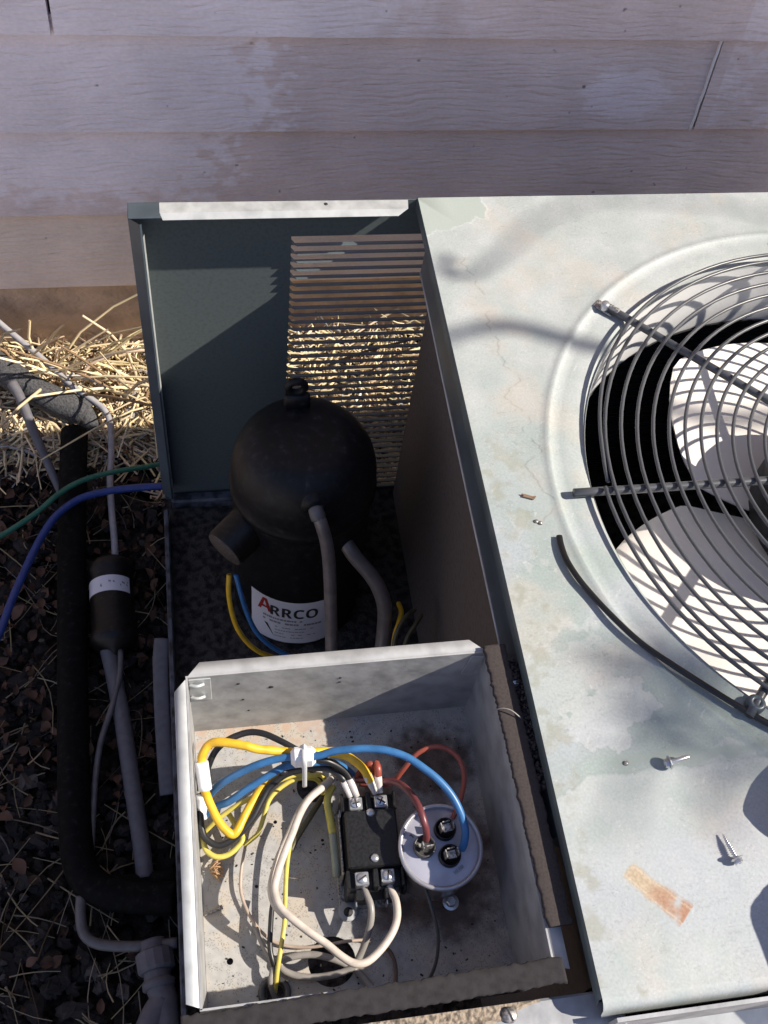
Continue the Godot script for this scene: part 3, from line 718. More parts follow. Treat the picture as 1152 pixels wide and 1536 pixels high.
# ---------------------------------------------------------------- the air conditioner's cabinet
func build_cabinet() -> void:
	var o := base("air_conditioner", "opened outdoor air conditioner cabinet with its left side panels taken off", "air conditioner")
	var X1 := 1.18
	var D := 0.8732
	# rear panel: plain sheet with a field of stamped louvre slots
	var st := begin(false)
	var sx0 := 0.1845
	var sx1 := 0.405
	var pitch := 0.01338
	var rows := 40
	var stop := 0.5292
	var sbot := stop - rows * pitch
	bx(st, Vector3(sx0 * 0.5, H * 0.5 - 0.01, 0), Vector3(sx0, H + 0.016, 0.0016))
	bx(st, Vector3((sx1 + X1) * 0.5, H * 0.5 - 0.01, 0), Vector3(X1 - sx1, H + 0.016, 0.0016))
	bx(st, Vector3((sx0 + sx1) * 0.5, (stop + H - 0.002) * 0.5, 0), Vector3(sx1 - sx0, H - 0.002 - stop, 0.0016))
	bx(st, Vector3((sx0 + sx1) * 0.5, (sbot - 0.019) * 0.5, 0), Vector3(sx1 - sx0, sbot + 0.019, 0.0016))
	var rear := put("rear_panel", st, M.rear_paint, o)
	var proto: ArrayMesh
	st = begin(true)
	# one louvre: bent strip whose inner edge is the upper one, ends drawn down to the sheet
	var hint := Vector3(0, 0.75, -0.6)
	var L := sx1 - sx0
	for side in [1.0, -1.0]:
		var off: Vector3 = hint.normalized() * 0.0006 * side
		var pts := [Vector3(0, 0.001, -0.0006), Vector3(L, 0.001, -0.0006), Vector3(L - 0.007, 0.0048, 0.0078), Vector3(0.007, 0.0048, 0.0078)]
		quad(st, pts[0] + off, pts[1] + off, pts[2] + off, pts[3] + off, hint * side)
	quad(st, Vector3(0.007, 0.0054, 0.0074), Vector3(L - 0.007, 0.0054, 0.0074), Vector3(L - 0.007, 0.0043, 0.0082), Vector3(0.007, 0.0043, 0.0082), Vector3(0, 0.3, 1))
	for e in [0.0, L]:
		var s := 1.0 if e == 0.0 else -1.0
		tri(st, Vector3(e, 0.0008, 0), Vector3(e + s * 0.007, 0.005, 0.0078), Vector3(e, 0.0085, 0), Vector3(-s, 0.3, 0.5))
	quad(st, Vector3(0, -0.0004, 0.0008), Vector3(L, -0.0004, 0.0008), Vector3(L, 0.0022, 0.0008), Vector3(0, 0.0022, 0.0008), Vector3(0, 0, 1))
	st.generate_normals()
	proto = st.commit()
	for k in rows:
		var b := put_mesh("grille_bar", proto, M.dark_paint, rear)
		b.position = Vector3(sx0, sbot + k * pitch, 0)
	# top flange of the rear panel, chalked by the sun, with a screw hole near its middle
	st = begin(false)
	var fx0 := 0.034
	var fx1 := 0.319
	bx(st, Vector3(0.017, H - 0.0012, 0.0125), Vector3(0.036, 0.0018, 0.026), 0.0005)
	put("corner_cap", st, M.lip_paint, o)
	st = begin(false)
	quad(st, Vector3(fx0, H, 0.001), Vector3(fx1, H, 0.003), Vector3(fx1 - 0.002, H, 0.018), Vector3(fx0, H, 0.018), Vector3.UP)
	quad(st, Vector3(fx0, H, 0.018), Vector3(fx1 - 0.002, H, 0.018), Vector3(fx1 - 0.014, H - 0.004, 0.0255), Vector3(fx0 + 0.003, H - 0.004, 0.0255), Vector3(0, 1, 0.4))
	quad(st, Vector3(fx0 + 0.003, H - 0.004, 0.0255), Vector3(fx1 - 0.014, H - 0.004, 0.0255), Vector3(fx1 - 0.014, H - 0.0055, 0.024), Vector3(fx0 + 0.003, H - 0.0055, 0.024), Vector3(0, -0.5, 1))
	quad(st, Vector3(fx0, H - 0.0016, 0.001), Vector3(fx1, H - 0.0016, 0.003), Vector3(fx1 - 0.014, H - 0.0055, 0.0245), Vector3(fx0 + 0.003, H - 0.0055, 0.0245), Vector3.DOWN)
	var flange := put("rear_flange", st, M.bright_edge, o)
	st = begin(true)
	lathe(st, [Vector2(0, 0.0004), Vector2(0.0022, 0.0003), Vector2(0.0024, 0)], frame(Vector3(0.222, H, 0.008)), 14)
	put("screw_hole", st, M.ink, flange)
	# left rear corner post: outward face turned away from the sun, pale inner edge
	st = begin(false)
	var ytop := H - 0.006
	quad(st, Vector3(-0.0015, 0.03, 0.018), Vector3(0.0114, 0.03, 0.030), Vector3(0.0114, ytop, 0.030), Vector3(-0.0015, ytop, 0.018), Vector3(-0.6, 0, 0.8))
	quad(st, Vector3(-0.0015, 0.03, 0.018), Vector3(-0.0015, 0.03, -0.002), Vector3(-0.0015, ytop, -0.002), Vector3(-0.0015, ytop, 0.018), Vector3(-1, 0, 0))
	quad(st, Vector3(0.0114, 0.03, 0.030), Vector3(0.0135, 0.03, 0.0285), Vector3(0.0135, ytop, 0.0285), Vector3(0.0114, ytop, 0.030), Vector3(0.5, 0, 1))
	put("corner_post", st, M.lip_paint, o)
	st = begin(false)
	quad(st, Vector3(0.0136, 0.03, 0.0285), Vector3(0.0150, 0.03, 0.0225), Vector3(0.0150, ytop - 0.02, 0.0225), Vector3(0.0136, ytop - 0.02, 0.0285), Vector3(1, 0, 0.2))
	quad(st, Vector3(0.0150, 0.03, 0.0225), Vector3(0.0010, 0.03, 0.0012), Vector3(0.0010, ytop, 0.0012), Vector3(0.0150, ytop - 0.02, 0.0225), Vector3(0.8, 0, 0.5))
	put("post_inner_edge", st, M.bright_edge, o)
	# base pan with turned-up rim
	st = begin(false)
	bx(st, Vector3(X1 * 0.5, -0.018, D * 0.5), Vector3(X1, 0.012, D))
	put("base_pan", st, M.pan_dirt, o)
	st = begin(false)
	bx(st, Vector3(0.0015, -0.017, 0.46), Vector3(0.008, 0.058, 0.85), 0.002)
	bx(st, Vector3(X1 - 0.004, -0.017, 0.46), Vector3(0.008, 0.058, 0.85), 0.002)
	bx(st, Vector3(X1 * 0.5, -0.017, D + 0.008), Vector3(X1, 0.058, 0.008), 0.002)
	bx(st, Vector3(0.09, -0.002, 0.012), Vector3(0.16, 0.022, 0.018), 0.003)
	put("base_rim", st, M.rim_paint, o)
	st = begin(false)
	bx(st, Vector3(X1 * 0.5, GY - 0.01, D * 0.5), Vector3(X1 - 0.02, 0.05, D - 0.02))
	put("base_rail", st, M.ink, o)
	# partition between compressor bay and coil
	st = begin(false)
	bx(st, Vector3(0.3645, 0.255, 0.43), Vector3(0.002, 0.55, 0.83))
	put("partition", st, M.partition_dirt, o)
	build_top_panel(o, D, X1)
	# coil behind the fan: a wall of thin fins
	st = begin(false)
	bx(st, Vector3(0.78, 0.26, 0.03), Vector3(0.8, 0.5, 0.012))
	bx(st, Vector3(1.165, 0.28, 0.45), Vector3(0.012, 0.56, 0.84))
	bx(st, Vector3(0.385, 0.24, 0.45), Vector3(0.012, 0.47, 0.84))
	put("coil", st, M.coil_black, o)
	st = begin(false)
	for k in 74:
		var y := 0.02 + k * 0.0066
		bx(st, Vector3(0.78, y, 0.040), Vector3(0.78, 0.0022, 0.012))
		bx(st, Vector3(0.395, y, 0.45), Vector3(0.010, 0.0022, 0.82))
	tag(put("coil_fins", st, M.coil_fin, o), "", "", "", "stuff")
	# front: rail across the top, louvred panel under it, plain inner sheets
	st = begin(false)
	bx(st, Vector3(0.193, 0.5525, 0.8775), Vector3(0.325, 0.006, 0.034), 0.002)
	bx(st, Vector3(0.193, 0.533, 0.8935), Vector3(0.325, 0.04, 0.003))
	var rail := put("front_rail", st, M.galvanised_dull, o)
	st = begin(true)
	var rn := noise(83, 60.0, 3)
	for i in 46:
		var x := 0.034 + i * 0.0056
		var w: float = 0.012 + 0.004 * rn.get_noise_2d(x, 1.0)
		var w2: float = 0.012 + 0.004 * rn.get_noise_2d(x + 0.0056, 1.0)
		var fade := ss(46, 38, i)
		var fade2 := ss(46, 38, i + 1)
		quad(st, Vector3(x, 0.5557, 0.861), Vector3(x + 0.0056, 0.5557, 0.861), Vector3(x + 0.0056, 0.5565 + 0.0005 * rn.get_noise_2d(x + 0.0056, 7.0), 0.861 + w2 * fade2), Vector3(x, 0.5565 + 0.0005 * rn.get_noise_2d(x, 7.0), 0.861 + w * fade), Vector3.UP)
		quad(st, Vector3(x, 0.5565, 0.861 + w * fade), Vector3(x + 0.0056, 0.5565, 0.861 + w2 * fade2), Vector3(x + 0.0056, 0.5555, 0.863 + w2 * fade2), Vector3(x, 0.5555, 0.863 + w * fade), Vector3(0, 1, 0.5))
	put("dust_crust", st, M.dust_tan, rail)
	st = begin(true)
	var xf := frame(Vector3(0.2665, 0.5556, 0.8690), 0.3)
	lathe(st, [Vector2(0.0058, 0), Vector2(0.0058, 0.0022), Vector2(0.0046, 0.0034), Vector2(0, 0.0036)], xf, 20)
	var scr := put("rail_screw", st, M.zinc_dull, o)
	st = begin(false)
	bx(st, Vector3(0, 0.0036, 0), Vector3(0.0012, 0.0006, 0.0098))
	var slot := put("slot", st, M.ink, scr)
	slot.transform = xf
	st = begin(false)
	bx(st, Vector3(X1 * 0.5 + 0.17, 0.27, D + 0.012), Vector3(X1 - 0.34, 0.62, 0.003))
	bx(st, Vector3(0.17, 0.25, D + 0.012), Vector3(0.34, 0.55, 0.003))
	var fp := put("front_panel", st, M.galvanised_dull, o)
	for k in 9:
		st = begin(false)
		var y := 0.525 - k * 0.03
		var rx := 0.014 + 0.002 * k
		quad(st, Vector3(0.30, y + 0.012, D + 0.0136), Vector3(X1, y + 0.012, D + 0.0136), Vector3(X1, y, D + 0.0136 + rx), Vector3(0.31, y, D + 0.0136 + rx), Vector3(0, 1, 0.6))
		quad(st, Vector3(0.31, y, D + 0.0136 + rx), Vector3(X1, y, D + 0.0136 + rx), Vector3(X1, y - 0.003, D + 0.0130 + rx), Vector3(0.31, y - 0.003, D + 0.0130 + rx), Vector3(0, -0.3, 1))
		put("front_louvre", st, M.bright_edge if k < 2 else M.galvanised_dull, fp)
	st = begin(false)
	bx(st, Vector3(X1, 0.27, D * 0.5), Vector3(0.003, 0.6, D))
	put("right_panel", st, M.dark_paint, o)

func build_top_panel(o: Node3D, D: float, X1: float) -> void:
	var c := Vector3(0.754, H, 0.4285)
	var x0 := 0.3313
	var x1 := X1
	var z0 := 0.0
	var z1 := D - 0.003
	# sheet: rolled edge into the fan opening, a pressed bead, flat out to the edges, which are rolled over
	var st := begin(true)
	var rads := [0.3135, 0.3142, 0.3165, 0.320, 0.340, 0.3485, 0.3515, 0.3545, 0.3575, 0.364]
	var hs := [-0.012, -0.006, -0.0024, -0.0008, -0.0012, -0.0014, 0.0010, 0.0024, 0.0006, 0.0]
	var angles: Array = []
	for k in 144: angles.append(TAU * k / 144)
	var corners := [Vector2(x0, z0), Vector2(x1, z0), Vector2(x1, z1), Vector2(x0, z1)]
	for p in corners: angles.append(fposmod(atan2(p.y - c.z, p.x - c.x), TAU))
	angles.sort()
	var col: Array = []
	for t in angles:
		var d := Vector3(cos(t), 0, sin(t))
		var far := 1e9
		if d.x > 1e-6: far = min(far, (x1 - c.x) / d.x)
		if d.x < -1e-6: far = min(far, (x0 - c.x) / d.x)
		if d.z > 1e-6: far = min(far, (z1 - c.z) / d.z)
		if d.z < -1e-6: far = min(far, (z0 - c.z) / d.z)
		var q := PackedVector3Array()
		for i in rads.size(): q.append(c + d * rads[i] + Vector3(0, hs[i], 0))
		for s in [0.25, 0.5, 0.75, 1.0]: q.append(c + d * lerp(0.364, far, s))
		col.append(q)
	for i in angles.size():
		var a: PackedVector3Array = col[i]
		var b: PackedVector3Array = col[(i + 1) % angles.size()]
		for k in a.size() - 1:
			quad(st, a[k], b[k], b[k + 1], a[k + 1], Vector3(c.x - a[k].x, 0.4, c.z - a[k].z) if k == 0 else Vector3.UP)
	# rolled-over front edge
	var prev := [H, z1]
	for s in [[0.0006, 0.003], [0.0022, 0.0056], [0.005, 0.0078], [0.012, 0.0092], [0.026, 0.0095]]:
		var nx := [H - s[0], z1 + s[1]]
		quad(st, Vector3(x0, prev[0], prev[1]), Vector3(x1, prev[0], prev[1]), Vector3(x1, nx[0], nx[1]), Vector3(x0 + (0.004 if s[0] > 0.02 else 0.0), nx[0], nx[1]), Vector3(0, 0.5, 1))
		prev = nx
	# rear edge
	quad(st, Vector3(x0, H, z0), Vector3(x1, H, z0), Vector3(x1, H - 0.014, z0 - 0.002), Vector3(x0, H - 0.014, z0 - 0.002), Vector3(0, 0, -1))
	var top := put_laid("top_panel", st, M.top_panel, o, 0.32, 0.9, 0.0, 0.9)
	# turned-down left edge and the deeper inner lip behind it
	st = begin(false)
	quad(st, Vector3(x0, H - 0.0002, z0), Vector3(x0, H - 0.0002, z1), Vector3(x0 - 0.0012, H - 0.004, z1), Vector3(x0 - 0.0012, H - 0.004, z0), Vector3(-1, 0.3, 0))
	quad(st, Vector3(x0 - 0.0012, H - 0.004, z0), Vector3(x0 - 0.0012, H - 0.004, z1), Vector3(x0 - 0.001, H - 0.016, z1 + 0.003), Vector3(x0 - 0.001, H - 0.016, z0), Vector3(-1, 0, 0))
	quad(st, Vector3(x0 - 0.001, H - 0.016, z0), Vector3(x0 - 0.001, H - 0.016, z1), Vector3(x0 + 0.006, H - 0.017, z1), Vector3(x0 + 0.006, H - 0.017, z0), Vector3(0, -1, 0))
	put("left_edge", st, M.dark_paint, o)
	st = begin(false)
	var za := 0.066
	var zb := 0.744
	quad(st, Vector3(x0 + 0.001, H - 0.015, za), Vector3(x0 + 0.001, H - 0.015, zb), Vector3(x0 - 0.0005, 0.522, zb - 0.004), Vector3(x0 - 0.0005, 0.5285, za), Vector3(-1, 0, 0))
	quad(st, Vector3(x0 + 0.003, H - 0.015, za), Vector3(x0 + 0.003, H - 0.015, zb), Vector3(x0 + 0.002, 0.522, zb - 0.004), Vector3(x0 + 0.002, 0.5285, za), Vector3(1, 0, 0))
	quad(st, Vector3(x0 + 0.001, H - 0.015, zb), Vector3(x0 + 0.033, H - 0.015, zb + 0.004), Vector3(x0 + 0.033, 0.53, zb + 0.004), Vector3(x0 - 0.0005, 0.522, zb - 0.004), Vector3(0, 0, 1))
	put("inner_lip", st, M.lip_paint, o)
	st = begin(true)
	tube(st, [Vector3(x0 - 0.0002, 0.5285, za), Vector3(x0 - 0.0004, 0.5235, 0.30), Vector3(x0 - 0.0004, 0.5205, 0.56)], 0.0014, 8, 3)
	put("lip_hem", st, M.bright_edge, o)
	st = begin(true)
	tube(st, [Vector3(x0 - 0.0004, 0.5205, 0.667), Vector3(x0 - 0.0004, 0.521, 0.70), Vector3(x0 - 0.0004, 0.5225, zb - 0.006)], 0.0009, 8, 3)
	put("lip_hem", st, M.galvanised_dull, o)
	# shroud under the opening
	st = begin(true)
	lathe(st, [Vector2(0.3165, 0.478), Vector2(0.3150, 0.484), Vector2(0.3136, 0.52), Vector2(0.3134, H - 0.011)], Transform3D(Basis.IDENTITY, Vector3(c.x, 0, c.z)), 96)
	put("fan_shroud", st, M.shroud_paint, o)
	st = begin(false)
	plate(st, 0.372, X1 - 0.02, 0.03, D - 0.01, 0.476, [Vector3(c.x, c.z, 0.3168)])
	put("shroud_deck", st, M.coil_black, o)
	# wire guard
	var guard := Node3D.new()
	guard.name = "fan_guard"
	o.add_child(guard, true)
	for k in 4:
		st = begin(true)
		var a := PI * k / 4.0
		var d := Vector3(cos(a), 0, sin(a))
		var e := 0.338
		var y := 0.0052
		tube(st, [c - d * e + Vector3(0, y, 0), c - d * 0.16 + Vector3(0, y + 0.0005, 0), c + d * 0.16 + Vector3(0, y + 0.0005, 0), c + d * e + Vector3(0, y, 0)], 0.0044, 12, 5)
		put("guard_rod", st, M.plastic_black if k == 5 else M.guard_grey, guard)
	var count := 14
	for k in count:
		st = begin(true)
		var r: float = 0.2985 - 0.0164 * (k - 1) if k > 0 else 0.3085
		var pts: Array = []
		var y := 0.0122 if k > 0 else 0.0126
		var from := 0.0 if k > 0 else 181.5
		var to := 360.0 if k > 0 else 540.0
		var steps := 96
		for i in steps + 1:
			var a := deg_to_rad(lerp(from, to, float(i) / steps))
			var rr := r
			if k == 0: rr = r - 0.006 * ss(0.12, 0.0, float(i) / steps)
			pts.append(c + Vector3(cos(a) * rr, y - (0.004 * ss(0.02, 0.0, float(i) / steps) if k == 0 else 0.0), sin(a) * rr))
		tube(st, pts, 0.0020, 8, 1)
		put("guard_ring", st, M.guard_grey, guard)
	# clips that hold the guard: a bolted tongue at the rear left, a round one at the front
	st = begin(false)
	var tip := c + Vector3(cos(PI * 1.25), 0, sin(PI * 1.25)) * 0.343
	bx(st, tip + Vector3(0, 0.0022, 0), Vector3(0.024, 0.002, 0.013), 0.0006, Basis(Vector3.UP, -PI * 1.25))
	bx(st, tip + Vector3(0.007, 0.0065, 0.007), Vector3(0.016, 0.008, 0.007), 0.002, Basis(Vector3.UP, -PI * 1.25))
	var clip := put("guard_clip", st, M.zinc_dull, guard)
	st = begin(true)
	lathe(st, [Vector2(0.0052, 0), Vector2(0.0052, 0.006), Vector2(0.004, 0.008), Vector2(0, 0.0082)], frame(tip + Vector3(-0.001, 0.003, 0.001)), 12)
	put("clip_bolt", st, M.zinc, guard)
	st = begin(true)
	var tip2 := c + Vector3(cos(PI * 0.75), 0, sin(PI * 0.75)) * 0.3245
	lathe(st, [Vector2(0.0085, 0.0005), Vector2(0.0085, 0.007), Vector2(0.0065, 0.0095), Vector2(0.0035, 0.0095), Vector2(0.003, 0.0075), Vector2(0, 0.0075)], frame(tip2), 20)
	put("guard_clip", st, M.lip_paint, guard)
	# small screws left in the sheet
	for p in [Vector2(0.397, 0.6965), Vector2(0.3735, 0.455), Vector2(0.377, 0.457)]:
		st = begin(true)
		lathe(st, [Vector2(0.0022, 0), Vector2(0.0021, 0.0012), Vector2(0.0012, 0.002), Vector2(0, 0.0021)], frame(Vector3(p.x, H, p.y)), 12)
		put("sheet_screw", st, M.zinc_dull, o)

func build_fan() -> void:
	var o := base("condenser_fan", "pale three-bladed fan with a dark motor under the wire guard", "fan")
	var c := Vector3(0.754, 0.482, 0.4285)
	for k in 3:
		var st := begin(true)
		# a swept blade: from hub to a rounded tip, pitched, with the rounded trailing corner the guard shows
		var mid := deg_to_rad(120.0 * k)
		var nu := 14
		var nv := 18
		var f := func(i: int, j: int) -> Vector3:
			var t := float(i) / nu
			var r := 0.085 + 0.183 * t
			# the edges sweep: narrow at the tip, nearly meeting the next blade at the hub
			var lo: float = lerp(70.0, 80.0, clamp((r - 0.085) / 0.095, 0, 1)) if r < 0.18 else lerp(80.0, 114.0, (r - 0.18) / 0.088)
			var hi: float = lerp(196.0, 199.0, clamp((r - 0.085) / 0.10, 0, 1)) if r < 0.185 else lerp(199.0, 184.0, (r - 0.185) / 0.083)
			var s := -1.0 + 2.0 * j / nv
			var corner: float = max(0.0, abs(s) - 0.78) / 0.22
			r -= 0.022 * corner * corner * t
			var a := deg_to_rad(lerp(lo, hi, (s + 1.0) * 0.5)) + mid
			var y := -0.022 * s * (0.5 + 0.5 * t) + 0.006 * (1.0 - s * s)
			return c + Vector3(cos(a) * r, y, sin(a) * r)
		for i in nu:
			for j in nv:
				quad(st, f.call(i, j), f.call(i + 1, j), f.call(i + 1, j + 1), f.call(i, j + 1), Vector3.UP)
		var dn := Vector3(0, -0.002, 0)
		for i in nu:
			for j in nv:
				quad(st, f.call(i, j) + dn, f.call(i + 1, j) + dn, f.call(i + 1, j + 1) + dn, f.call(i, j + 1) + dn, Vector3.DOWN)
		put("fan_blade", st, M.fan_paint, o)
	var st := begin(true)
	lathe(st, [Vector2(0.0, -0.02), Vector2(0.10, -0.018), Vector2(0.10, 0.004), Vector2(0.05, 0.010), Vector2(0.0, 0.012)], Transform3D(Basis.IDENTITY, c), 40)
	put("hub", st, M.plastic_black, o)
	st = begin(true)
	lathe(st, [Vector2(0.100, 0.004), Vector2(0.112, 0.012), Vector2(0.112, 0.076), Vector2(0.104, 0.085), Vector2(0, 0.088)], Transform3D(Basis.IDENTITY, c), 40)
	put("motor", st, M.compressor_black, o)
	settle(o)

# ---------------------------------------------------------------- control box
const BT := 0.5624
const BF := 0.4403
func build_control_box() -> void:
	var o := base("control_box", "open galvanised control box full of coloured wires at the front left", "control box")
	var x0 := 0.0415
	var x1 := 0.3040
	var z0 := 0.5765
	var z1 := 0.8370
	var st := begin(false)
	plate(st, x0, x1 + 0.004, z0 - 0.004, z1, BF, [Vector3(0.1481, 0.7948, 0.0205), Vector3(0.0974, 0.8140, 0.0105), Vector3(0.1475, 0.6405, 0.0150), Vector3(0.062, 0.7843, 0.0028), Vector3(0.1101, 0.6698, 0.0017), Vector3(0.1513, 0.6909, 0.0015), Vector3(0.089, 0.725, 0.0016), Vector3(0.246, 0.612, 0.0014)], 0.0015)
	var floor_part := put_laid("box_floor", st, M.box_floor, o, 0.03, 0.3, 0.56, 0.3)
	st = begin(false)
	bx(st, Vector3((x0 + x1) * 0.5, BF - 0.004, (z0 + z1) * 0.5), Vector3(0.02, 0.002, 0.02))
	# walls
	st = begin(false)
	bx(st, Vector3((x0 + x1) * 0.5, (BT + BF) * 0.5 - 0.002, z0 - 0.002), Vector3(x1 - x0 + 0.004, BT - BF + 0.004, 0.0016))
	var rear := put("rear_wall", st, M.galvanised, o)
	for h in [Vector3(0.084, 0.541, 0.0016), Vector3(0.113, 0.528, 0.0024), Vector3(0.175, 0.535, 0.0014), Vector3(0.175, 0.526, 0.0014), Vector3(0.088, 0.506, 0.0013), Vector3(0.093, 0.480, 0.0012)]:
		st = begin(true)
		lathe(st, [Vector2(h.z, 0), Vector2(h.z * 0.9, 0.0004), Vector2(0, 0.0005)], along(Vector3(h.x, h.y, z0 - 0.0011), Vector3(0, 0, 1)), 12)
		put("screw_hole", st, M.ink, rear)
	st = begin(false)
	bx(st, Vector3(x0 - 0.001, (BT + BF) * 0.5 - 0.002, (z0 + z1) * 0.5), Vector3(0.0016, BT - BF + 0.004, z1 - z0 + 0.002))
	put("left_wall", st, M.galvanised, o)
	st = begin(false)
	bx(st, Vector3(x1 + 0.0025, (BT + BF) * 0.5 - 0.002, (z0 + z1) * 0.5), Vector3(0.0016, BT - BF + 0.004, z1 - z0 + 0.002))
	put("right_wall", st, M.galvanised_dull, o)
	st = begin(false)
	bx(st, Vector3((x0 + x1) * 0.5, (BT + BF) * 0.5 - 0.002, z1 + 0.001), Vector3(x1 - x0 + 0.004, BT - BF + 0.004, 0.0016))
	put("front_wall", st, M.galvanised_dull, o)
	# out-turned flanges with cut corners and a rolled inner bend
	var flange := func(a: Vector3, b: Vector3, out: Vector3, w: float, cut_a: float, cut_b: float, m: Material) -> void:
		var s := begin(true)
		var d := (b - a).normalized()
		var p := [[0.0, -0.004], [0.0003, -0.0012], [0.0014, 0.0], [w, 0.0006], [w + 0.0004, -0.0012]]
		for i in p.size() - 1:
			var q := p[i] as Array
			var r := p[i + 1] as Array
			var ca0: float = cut_a * q[0] / w
			var cb0: float = cut_b * q[0] / w
			var ca1: float = cut_a * r[0] / w
			var cb1: float = cut_b * r[0] / w
			quad(s, a + d * ca0 + out * q[0] + Vector3(0, q[1], 0), b - d * cb0 + out * q[0] + Vector3(0, q[1], 0), b - d * cb1 + out * r[0] + Vector3(0, r[1], 0), a + d * ca1 + out * r[0] + Vector3(0, r[1], 0), Vector3.UP + out * (1.0 if i == 3 else -0.3))
		put("flange", s, m, o)
	flange.call(Vector3(x0 - 0.0005, BT, z0 - 0.002), Vector3(x1 + 0.0015, BT, z0 - 0.002), Vector3(0, 0, -1), 0.0125, 0.011, 0.014, M.galvanised)
	flange.call(Vector3(x0 - 0.001, BT, z0 - 0.001), Vector3(x0 - 0.001, BT, z1), Vector3(-1, 0, 0), 0.0105, 0.012, 0.004, M.bright_edge)
	flange.call(Vector3(x1 + 0.0025, BT, z0), Vector3(x1 + 0.0025, BT, z1 + 0.004), Vector3(1, 0, 0), 0.0115, 0.0, -0.003, M.galvanised)
	# welded corner tab on the left wall
	st = begin(false)
	bx(st, Vector3(x0 + 0.0095, BT - 0.025, z0 - 0.0005), Vector3(0.019, 0.044, 0.0012), 0.0004)
	put("corner_tab", st, M.bright_edge, o)
	for y in [BT - 0.011, BT - 0.037]:
		st = begin(true)
		tube(st, [Vector3(x0 + 0.001, y, z0 + 0.001), Vector3(x0 + 0.007, y + 0.002, z0 + 0.0035), Vector3(x0 + 0.013, y, z0 + 0.0012)], 0.0016, 8, 4)
		put("spot_weld", st, M.bright_edge, o)
	st = begin(false)
	bx(st, Vector3(x1 - 0.008, BT - 0.022, z0 - 0.0004), Vector3(0.012, 0.036, 0.0012), 0.0004, Basis(Vector3(0, 0, 1), -0.12))
	put("corner_tab", st, M.galvanised_dull, o)
	# crumbling foam gaskets on the right and front flanges
	foam_strip(o, Vector3(0.3120, BT + 0.0012, 0.5720), Vector3(0.3165, BT + 0.0012, 0.8130), 0.0205, 0.006, 5, M.foam_dusty)
	foam_strip(o, Vector3(0.0260, BT - 0.002, 0.8500), Vector3(0.3120, BT + 0.001, 0.8445), 0.019, 0.007, 9, M.foam_black)
	# frayed thread across the right gasket
	st = begin(true)
	tube(st, [Vector3(0.3005, BT + 0.008, 0.6335), Vector3(0.306, BT + 0.0122, 0.6345), Vector3(0.313, BT + 0.0125, 0.6375), Vector3(0.3205, BT + 0.009, 0.6435)], 0.0006, 5, 4)
	put("loose_thread", st, M.wire_grey, o)
	# rubber bushing in the small floor hole
	st = begin(true)
	lathe(st, [Vector2(0.0105, -0.003), Vector2(0.0140, 0.0006), Vector2(0.0135, 0.0030), Vector2(0.0108, 0.0040), Vector2(0.0082, 0.0026), Vector2(0.0080, -0.004)], frame(Vector3(0.0974, BF, 0.8140), 0.0, 0.0), 24)
	put("rubber_bushing", st, M.wire_dark_grey, o)
	settle(o)

func foam_strip(o: Node, a: Vector3, b: Vector3, w: float, h: float, sd: int, m: Material) -> void:
	var st := begin(true)
	var n := noise(sd, 60.0, 4)
	var nl := noise(sd + 1, 14.0, 3)
	var d := (b - a).normalized()
	var s := d.cross(Vector3.UP).normalized()
	var steps := 120
	var around := 14
	var f := func(i: int, k: int) -> Vector3:
		var t := float(i) / steps
		var p := a.lerp(b, t)
		var u := float(k) / around
		# rounded rectangle section
		var ang := TAU * u
		var cx: float = sign(cos(ang)) * pow(abs(cos(ang)), 0.45) * w * 0.5
		var cy: float = sign(sin(ang)) * pow(abs(sin(ang)), 0.45) * h * 0.5
		var r := 1.0 + 0.014 * n.get_noise_2d(t * 4.0 * a.distance_to(b) / 0.25, u * 0.3) + 0.05 * nl.get_noise_2d(t * 3.0, u * 0.2)
		cx += w * 0.10 * nl.get_noise_2d(t * 2.2, 5.0)
		return p + s * cx * r + Vector3(0, (cy + h * 0.5) * (r if cy > 0 else 1.0), 0)
	for i in steps:
		var mid := a.lerp(b, (i + 0.5) / steps) + Vector3(0, h * 0.5, 0)
		for k in around:
			var q: Vector3 = f.call(i, k)
			quad(st, q, f.call(i + 1, k), f.call(i + 1, (k + 1) % around), f.call(i, (k + 1) % around), q - mid)
	for e in [0, steps]:
		for k in range(1, around - 1):
			tri(st, f.call(e, 0), f.call(e, k), f.call(e, k + 1), d * (-1.0 if e == 0 else 1.0))
	put("foam_strip", st, m, o)

